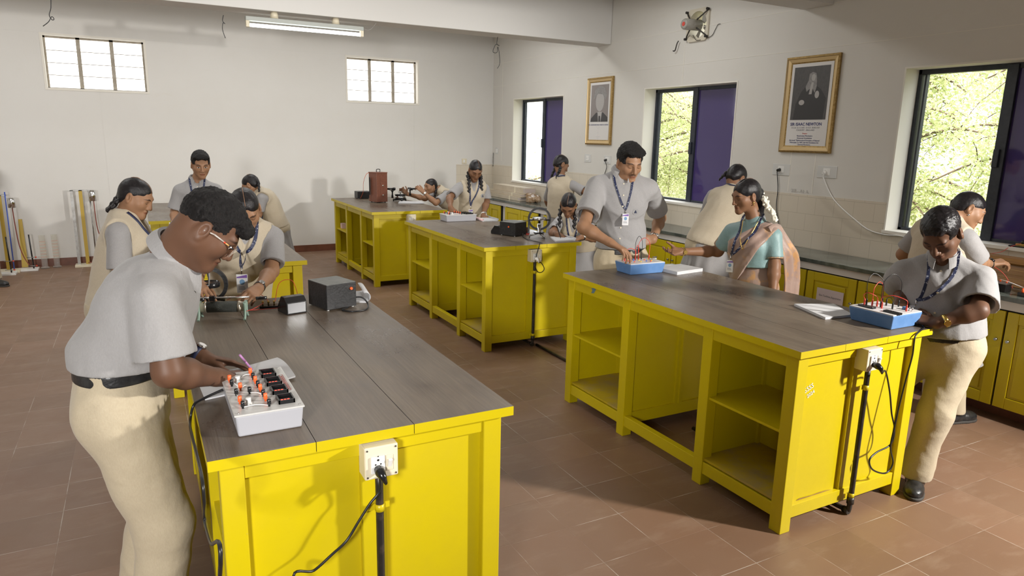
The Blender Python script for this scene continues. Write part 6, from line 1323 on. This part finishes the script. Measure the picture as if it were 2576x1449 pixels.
r = thing('galvanometer', 'black galvanometer with slanted white face at the right edge of the counter', 'meter', (5.02, 2.24, .8455)); MB().box((4.95, 2.16, .8458), (5.08, 2.31, .872)).build('base', M['blackgloss'], r, bev=.003); b = MB(); b.prism([(5.02, 2.12, .872), (5.14, 2.12, .872), (5.14, 2.12, .955)], (0, .15, 0)); b.build('scale_case', M['clearplate'], r, bev=.002); MB().add([(5.03, 2.13, .8805), (5.03, 2.26, .8805), (5.13, 2.26, .949), (5.13, 2.13, .949)], [(0, 1, 2, 3)]).build('dial', M['paper'], r)
for y, m_ in ((2.29, 'orange'), (2.20, 'blackgloss')): MB().lathe((4.975, y, .872), (0, 0, 1), [(.006, 0), (.009, .004), (.008, .024), (.005, .026)], 12).build('terminal', M[m_], r)
for pts, m_, lb in (([(5.03, 2.46, .92), (5.02, 2.40, .915), (5.05, 2.33, .89), (4.98, 2.29, .897)], 'whiteplastic', 'white lead between the battery box and the galvanometer'), ([(5.10, 2.52, .86), (5.0, 2.60, .93), (5.04, 2.56, 1.0), (5.08, 2.48, .96), (5.12, 2.42, .86)], 'redwire', 'loose red lead looping over the counter below the watch wrist'), ([(5.20, 2.40, .86), (5.1, 2.3, .90), (5.2, 2.25, .90), (5.25, 2.2, .87)], 'redwire', 'red lead lying along the foot of the potentiometer board')): cable(pts, .002, M[m_], lb, 'lead', cat='wire')
r = thing('tapping_key', 'small black tapping key with red lead on the nearest window sill', 'key', (5.43, 2.55, 1.102)); MB().box((5.38, 2.47, 1.1022), (5.47, 2.62, 1.112)).build('base', M['blackgloss'], r, bev=.002); MB().box((5.41, 2.50, 1.112), (5.435, 2.59, 1.126)).build('lever', M['brass'], r, bev=.001); MB().cyl((5.42, 2.55, 1.126), (5.42, 2.55, 1.15), .009).build('knob', M['blackgloss'], r)
cable([(5.42, 2.56, 1.13), (5.36, 2.60, 1.10), (5.34, 2.64, 1.06), (5.32, 2.72, 1.04), (5.31, 2.80, 1.05)], .0018, M['redwire'], 'red lead from the tapping key down to the wooden board', 'lead', cat='wire'); cable([(5.42, 2.55, 1.145), (5.42, 2.46, 1.16), (5.40, 2.40, 1.14), (5.38, 2.42, 1.11), (5.36, 2.45, 1.10)], .0022, M['whiteplastic'], 'white lead bent over the tapping key', 'lead', cat='wire')
# ---- apparatus along the back wall
yel2 = mat('yellow_scale_wood', (.50, .34, .05, 1), .5)
r = thing('resonance_stand', 'tall resonance column stand with yellow scale and tin can by the back wall', 'stand', (-.69, 10.62, 0))
MB().box((-.83, 10.52, .0), (-.53, 10.70, .03)).build('base', M['cream'], r, bev=.004); MB().box((-.80, 10.60, .03), (-.765, 10.635, 1.0)).build('upright', M['steel'], r); MB().box((-.705, 10.60, .03), (-.665, 10.612, 1.0)).build('scale', yel2, r); MB().cyl((-.585, 10.61, .03), (-.585, 10.61, .99), .008).build('rod', M['steel'], r); MB().box((-.80, 10.60, .99), (-.57, 10.63, 1.005)).build('top_bar', M['steel'], r)
MB().cyl((-.555, 10.60, .86), (-.555, 10.60, 1.0), .045, n=20).build('tin_can', M['chrome'], r); MB().tube(bez([(-.545, 10.59, .86), (-.535, 10.59, .5), (-.47, 10.58, .25), (-.46, 10.58, .12), (-.53, 10.58, .06), (-.68, 10.58, .05)], 8), .006, 8).build('rubber_hose', mat('dark_red_hose', (.25, .06, .04, 1), .4), r)
r = thing('resonance_stand', 'resonance column stand with blue rod and tin can at the left picture edge', 'stand', (-1.52, 10.5, 0))
MB().box((-1.70, 10.40, 0), (-1.41, 10.58, .03)).build('base', M['cream'], r, bev=.004); MB().box((-1.555, 10.50, .03), (-1.515, 10.515, .96)).build('scale', yel2, r); MB().cyl((-1.475, 10.48, .03), (-1.470, 10.48, 1.0), .007).build('blue_rod', M['bluedot'], r); MB().cyl((-1.41, 10.46, .81), (-1.41, 10.46, .93), .042, n=20).build('tin_can', M['chrome'], r); MB().box((-1.66, 10.5, .95), (-1.465, 10.53, .97)).build('top_bar', M['steel'], r)
MB().tube(bez([(-1.41, 10.46, .81), (-1.405, 10.46, .6), (-1.39, 10.46, .35), (-1.36, 10.46, .2), (-1.31, 10.45, .08)], 8), .006, 8).build('rubber_hose', mat('dark_red_hose_b', (.25, .06, .04, 1), .4), r)
o = MB(); o.prism([(-1.415, 10.64, .026), (-1.345, 10.64, .026), (-1.365, 10.755, .63), (-1.405, 10.755, .63)], (0, .012, .0)); props(o.build('wooden_scale', yel2), 'yellow metre scale leaning against the back wall', 'scale')
for x, y, h, lb in ((-1.482, 10.30, .47, 'black rod stand with white base nearest the left picture edge'), (-1.275, 10.52, .46, 'black rod stand with white base right of the yellow metre scale')):
    r = thing('rod_stand', lb, 'stand', (x, y, 0)); MB().box((x-.15, y-.06, 0), (x+.05, y+.10, .025)).build('base', M['whiteplastic'], r, bev=.003); MB().cyl((x, y, .025), (x-.012, y, h), .008, n=12).build('rod', M['blackgloss'], r)
    for z in (.06, .22 if h < .45 else .17): MB().cyl((x-.06, y-.012, z), (x+.03, y-.012, z), .004, n=8).build('arm', M['steel'], r); MB().ball((x+.035, y-.012, z), .010, 6).build('clamp_knob', M['red'], r)
for x, y, lb in ((-1.165+.08, 10.62, 'clear glass jar tube with orange mark, nearer the rod stand'), (-1.035+.08, 10.66, 'clear glass graduated tube beside the tall resonance stand')):
    x -= .08; r = thing('glass_cylinder', lb, 'glass tube', (x, y, 0)); MB().lathe((x, y, .0), (0, 0, 1), [(.050, 0), (.052, .01), (.045, .02), (.034, .025), (.034, .42), (.037, .43)], 24).build('tube', M['thinglass'], r)
    for i in range(6): MB().torus((x, y, .15+.04*i), (0, 0, 1), 0.0345, .0008, 24, 5).build('graduation', M['orange'], r)
# ---- cables at the tables
def plug(k, m_, label): 
    p = sk[k][1]; r = thing('mains_plug', label, 'plug', p+Vector((0, -.012, -.022))); MB().tube([p+Vector((0, -.001, -.016)), p+Vector((0, -.022, -.018)), p+Vector((.004, -.036, -.028)), p+Vector((.012, -.038, -.048))], [.014, .016, .011, .005], 12).build('body', m_, r); return p+Vector((.012, -.038, -.05))
e = plug('T0', M['blackgloss'], 'black plug in the switch box of the front table'); X = lambda *q: [A(x, y, 'y', v) for x, y, v in q]
cable([e]+X((957, 1200, 1.89), (955, 1235, 1.90), (930, 1268, 1.90), (902, 1312, 1.90), (872, 1360, 1.90), (835, 1395, 1.89), (790, 1435, 1.88), (740, 1462, 1.86))+[Vector((.42, 1.88, .16)), Vector((.36, 1.86, .03)), Vector((.30, 1.80, .006))], .0042, M['rubber'], 'black cable sweeping down the yellow end of the front table')
e = plug('T1', M['blackgloss'], 'black plug in the switch box of the chalk-marked table end')
cable([e]+X((2228, 935, 1.90), (2238, 985, 1.91), (2243, 1040, 1.915), (2250, 1080, 1.915), (2240, 1118, 1.915), (2205, 1138, 1.915), (2187, 1158, 1.91), (2196, 1182, 1.91), (2228, 1190, 1.91), (2246, 1165, 1.91), (2240, 1125, 1.908), (2250, 1075, 1.908), (2262, 1020, 1.91), (2280, 950, 1.91), (2295, 895, 1.91), (2303, 845, 1.915))+[Vector((3.375, 1.955, .904)), Vector((3.36, 2.0, .92))], .0042, M['rubber'], 'black cable looped on the chalk-marked table end, rising to the blue box')
e = plug('T2', M['whiteplastic'], 'white plug in the switch box of the second row table')
cable([e]+X((1362, 662, 4.975), (1369, 676, 4.98), (1362, 685, 4.98), (1352, 683, 4.98), (1346, 665, 4.98), (1350, 640, 4.965), (1356, 620, 4.985), (1358, 612, 4.99))+[Vector((3.00, 5.06, .906)), Vector((2.98, 5.25, .906)), Vector((3.02, 5.42, .906)), Vector((3.06, 5.50, .93))], .0036, M['rubber'], 'black cable from the second row power supply down to the white plug')
cable([(.192, 2.40, .93), (.13, 2.39, .912), (.098, 2.36, .905), (.082, 2.33, .86)]+[A(x, y, 'x', .075) for x, y in ((484, 1100), (506, 1190), (514, 1260), (515, 1310), (530, 1365), (555, 1420))]+[Vector((.06, 2.02, .10)), Vector((.05, 1.98, .01))], .0042, M['rubber'], 'black cable of the grey trainer box hanging down the left table edge')
# ------------------------------------------------------------------ outside the windows
props(MB().box((5.9, -12, -.4), (40, 30, -.3)).build('ground', mat('dry_earth', (.30, .24, .15, 1), .9, c2=(.22, .24, .09, 1), scale=.8)), 'dry earth outside the windows', None, None, 'structure')
lf = bpy.data.materials.new('yellow_green_leaf'); lf.use_nodes = True; g = NT(lf); oi = g.n('ShaderNodeNewGeometry').outputs['Random Per Island']
c = g.mix(oi, (.42, .49, .19, 1), (.74, .76, .48, 1)); g.out('Base Color', c); nt = lf.node_tree; tr = g.n('ShaderNodeBsdfTranslucent', inp={0: c}); mx = g.n('ShaderNodeMixShader', inp={0: .5, 1: g.b.outputs[0], 2: tr.outputs[0]}); nt.links.new(mx.outputs[0], nt.nodes['Material Output'].inputs[0])
bark = mat('grey_brown_bark', (.16, .12, .08, 1), .9, c2=(.10, .07, .05, 1), scale=8)
def tree(seed, H, R, nl, loc, label):
    r = random.Random(seed); t = thing('tree', label, 'tree', (0, 0, 0), 'trees outside the windows'); w = MB(); tips = []
    w.tube(bez([(0, 0, 0), (.05, .05, H*.25), (-.05, .1, H*.5), (.05, 0, H*.8)], 6), [.13-.09*i/18 for i in range(19)], 8)
    for i in range(26):
        a = r.uniform(0, 2*PI); z = H*r.uniform(.12, .8); L = R*r.uniform(.6, 1.05)*math.sqrt(max(.15, 1-((z/H-.5)/.62)**2)); p0 = Vector((0, .05, z)); d = Vector((math.cos(a), math.sin(a), r.uniform(-.1, .5)))
        pts = bez([p0, p0+d*L*.4+Vector((0, 0, .1)), p0+d*L*.75, p0+d*L+Vector((0, 0, -.35))], 5); w.tube(pts, [.035*(1-k/(len(pts)))+.004 for k in range(len(pts))], 6)
        for k in range(5): 
            q = pts[r.randrange(5, len(pts))]; e = q+Vector((r.gauss(0, .3), r.gauss(0, .3), r.gauss(-.12, .25))); w.tube([q, (q+e)/2+Vector((0, 0, .04)), e], [.008, .006, .003], 5); tips.append((q, e))
    w.build('branches', bark, t)
    rs = np.random.RandomState(seed); T = np.array([[*q, *e] for q, e in tips]); k = rs.randint(0, len(T), nl); u = rs.uniform(.1, 1.25, nl)[:, None]; P = T[k, :3]*(1-u)+T[k, 3:]*u+rs.normal(0, .13, (nl, 3))
    D = rs.normal(size=(nl, 3)); D[:, 2] = D[:, 2]*.5-.5; D /= np.linalg.norm(D, axis=1)[:, None]; S_ = np.cross(D, rs.normal(size=(nl, 3))); S_ /= np.linalg.norm(S_, axis=1)[:, None]
    L = rs.uniform(.035, .075, nl)[:, None]; Wd = L*.24; V = np.stack([P-D*L*.5, P+S_*Wd, P+D*L*.5, P-S_*Wd], 1).reshape(-1, 3); q = np.arange(nl*4).reshape(-1, 4)
    np_mesh('foliage', V, q, lf, t); t.location = loc; return t
spots = [(9.0, 2.6, -.3, 'leafy tree outside the nearest window'), (9.4, 7.2, -.3, 'leafy tree outside the middle window'), (9.2, 12.5, -.3, 'leafy tree outside the far window'), (12.5, 5.0, -.3, 'tree behind, between the nearest and middle windows'), (13, 10.5, -.3, 'tree behind, between the middle and far windows'), (12, .2, -.3, 'tree behind, off to the right of the nearest window'), (13, 16, -.3, 'tree behind the far window'), (17, 21, -.3, 'farthest tree seen through the far window')]
t0 = tree(5, 3.9, 2.4, 30000, (0, 0, 0), '')
for i, (x, y, z, lb) in enumerate(spots):
    t = t0 if i == 0 else copy_tree(t0); t.location = (x, y, z); t.rotation_euler = (0, 0, i*1.3); t['label'] = lb
# ------------------------------------------------------------------ the teacher in a sari
P_['saree'] = mat('dusty_rose_silk', srgb(146, 122, 110), .5, c2=srgb(178, 134, 86), scale=9, thr=(.54, .64), bump=.2, bscale=20, sheen=.3)
P_['border'] = mat('gold_woven_border', srgb(150, 138, 120), .45, .15, c2=srgb(172, 126, 86), scale=60, thr=(.45, .6))
P_['jasmine'] = mat('jasmine_white', (.72, .69, .58, 1), .7)
def teacher():
    c = dict(pelvis=A(1897, 705, 'x', 3.71), chest=A(1893, 604, 'x', 3.70), head=A(1876, 492, 'x', 3.63), pfwd=(-.92, -.2, 0), cfwd=(-.88, -.30, 0), hfwd=(-.94, .20, -.26), hup=(-.2, 0, 1), cup=(-.02, 0, 1), sw=.160, tone='brown', fem=.9,
             armR=dict(w=A(1714, 633, 'y', 3.66), e=A(1806, 632, 'y', 3.64), d=A(1655, 640, 'y', 3.66)-A(1714, 633, 'y', 3.66), n=(-.15, -.45, .9), curl=((.25, .3, .25), (.3, .35, .3), (.4, .5, .35), (.5, .6, .4)), thumb=.75, tn=.5, spread=.03),
             armL=dict(w=A(1944, 745, 'x', 3.66), e=A(1948, 668, 'x', 3.72), d=(-.1, -.1, -1), n=(-1, 0, 0), curl=(.3, .3, .2)))
    p = Person('woman in dusty rose sari and sea-green blouse, reaching out over the right table', c, .0042, .93, .98); k = p.s
    p.body('tan_skin_teacher'); p.shirt(P_['teal'], hem=.10, blouse=0., sl=.74, sr=(.056, .062), seed=201, amp=.0035, name='blouse', neck=False)
    bl = p.clothF
    for q in 'LR':
        a, e, r = p.arm[q]; d = nrm(e-a); L = np.linalg.norm(e-a); f = Field(); wa = p.w**.6
        f.cone(a, e+d*.05, .0545*k*wa, .0635*k*wa, .02, clip=[(a+d*L*.79, d), (a+d*L*.50, -d)], hol=(a+d*L*.40, e+d*.1, .047*k*wa, .049*k*wa)); f.noise = wrinkle(.002, 30, 7); f.build('sleeve_border', .005, P_['border'], p.o)
    f = Field(); p.torso(f, .020*k); f.cone(p.pel+p.pu*.02, p.pel+p.sp*.2, .128*k, .120*k, .05, u=p.plat, sa=1.34); C0 = p.chest; n1 = nrm(p.cu*.83-p.clat*.55); n2 = nrm(p.clat*.86-p.cu*.50)
    f.clip(C0+p.clat*.055+p.cu*.115, n1); f.clip(C0+p.clat*.165*k+p.cu*.06*k, n2); wr = wrinkle(.0035, 22, 3); dd = nrm(p.clat*.5+p.cu*.85); ac = nrm(p.cu*.5-p.clat*.85)
    f.noise = lambda P: wr(P)+.0035*np.sin(((P-C0)@ac)*95+2*np.sin(((P-C0)@dd)*9)); f.build('sari_drape', .0055, P_['saree'], p.o); p.clothF = f
    p.skirt(P_['saree'], hem_z=.03, r1=.26, pleat=.012, name='sari_skirt', seed=207, hv=1.5)
    S0 = p.sh['L']+p.cu*.055-p.clat*.03; mb = MB()
    def pal(u, v):
        top = S0+p.cf*(.07-.15*u)+p.clat*(.015+.02*u)+p.cu*(.016*math.sin(PI*u)); fall = -np.array((0, 0, 1.))*.78*v; out = p.clat*(.085*min(v*4, 1)+.02*v)-p.cf*(.10*min(v*2, 1)+.02*v); fold = p.clat*.016*math.sin(u*16+v*2)*min(1, v*3)
        return top+fall+out-p.cf*.10*u*min(1, v*3)+fold
    mb.grid(pal, 26, 30); mb.build('sari_end', P_['saree'], p.o, thick=.005)
    L = p.HL; p.hair_long(0.0, puff=.003); f = Field(); f.cone(L(0, -.095, -.01), L(.0, -.118, -.085), .045, .030, .03); f.cone(L(0, -.118, -.085), p.neck-p.cf*.075-p.cu*.10, .030, .020, .03); f.noise = wrinkle(.002, 80, 3); f.build('tied_hair', .004, P_['hairoil'], p.o)
    f = Field(); rr = np.random.RandomState(5)
    for i in range(190):
        t = i/189; b = A(1918+33*t, 494+60*t, 'x', 3.735); f.ball(b+rr.normal(0, .0085, 3)*(1-.4*t), .0088, .003)
    f.build('jasmine_string', .0035, P_['jasmine'], p.o)
    MB().ball(L(.080, -.004, -.044), .007, 6).ball(L(.081, -.004, -.060), .0055, 6).build('ear_ring', M['brass'], p.o); MB().ball(L(-.080, -.004, -.044), .007, 6).build('ear_ring', M['brass'], p.o)
    bf = Field(); bf.p = bl.p+f.p*0; p.clothF = Field(); p.clothF.p = bl.p; tor = Field(); p.torso(tor, .022*k); p.clothF = tor
    ne = MB(); pts = []
    for sg in (1, -1):
        q = [np.array(v) for v in bez([p.neck+p.clat*.056*sg+p.cu*.03, p.neck+p.clat*.052*sg+p.cf*.03-p.cu*.01, p.chest+p.clat*.03*sg+p.cu*.03+p.cf*.1, p.chest-p.cu*.05+p.cf*.12], 7)]; ne.tube([p.surf(v, p.cf, off=.004) if i > 6 else v for i, v in enumerate(q)], .0028, 6)
    ne.build('necklace', M['brass'], p.o)
    p.lanyard(end=A(1845, 640, 'x', 3.6), hang=.035, cardsize=(.045, .085), width=.016, d=p.cf, dcard=(-.75, -.65, 0))
    p.watch('R', M['brass'], M['brass'], t=.02, name='bracelet', side=(0, -1, 0))
    return p
PEOPLE['P11'] = teacher
import time as _t
for k in PEOPLE:
    _a = _t.time(); PEOPLE[k](); print('person', k, round(_t.time()-_a, 1))
# ------------------------------------------------------------------ light
def area(name, loc, target, size, power, col=(1, 1, 1)):
    l = bpy.data.lights.new(name, 'AREA'); l.shape = 'DISK'; l.size = size; l.energy = power; l.color = col
    o = bpy.data.objects.new(name, l); COL.objects.link(o); o.location = loc
    o.rotation_euler = (Vector(target)-Vector(loc)).to_track_quat('-Z', 'Y').to_euler(); return o
def spot(name, loc, target, rad, power, col, cone=150):
    l = bpy.data.lights.new(name, 'SPOT'); l.shadow_soft_size = rad; l.energy = power; l.color = col; l.spot_size = math.radians(cone); l.spot_blend = .7
    o = bpy.data.objects.new(name, l); COL.objects.link(o); o.location = loc; o.rotation_euler = (Vector(target)-Vector(loc)).to_track_quat('-Z', 'Y').to_euler(); return o
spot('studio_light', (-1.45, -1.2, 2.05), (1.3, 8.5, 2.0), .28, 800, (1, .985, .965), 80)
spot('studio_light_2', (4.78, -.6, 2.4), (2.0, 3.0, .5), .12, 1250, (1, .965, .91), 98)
for ly in (5.9, 8.7):  # unseen fill lights added near the ceiling to brighten the far half
    for lx in (-1.4, 1.3, 3.7):
        o = area('ceiling_fill_light', (lx, ly, 3.52), (lx, ly, 0), 1.3, 26, (1, 1, .985)); o.data.shape = 'RECTANGLE'; o.data.size_y = .5
sl = bpy.data.lights.new('outdoor_sun', 'SUN'); sl.energy = 10; sl.angle = .02; sl.color = (1, .96, .85); so = bpy.data.objects.new('outdoor_sun', sl); COL.objects.link(so); so.rotation_euler = Vector((.62, .2, -.76)).to_track_quat('-Z', 'Y').to_euler()
w = bpy.data.worlds.new('sky'); S.world = w; w.use_nodes = True
bg = w.node_tree.nodes['Background']; bg.inputs[0].default_value = (.93, .97, 1, 1); bg.inputs[1].default_value = 3.2
S.view_settings.view_transform = 'Standard'; S.view_settings.look = 'None'; S.view_settings.gamma = 1; S.view_settings.use_curve_mapping = False
S.view_settings.exposure = 0
S.cycles.use_denoising = True
S.cycles.max_bounces = 8
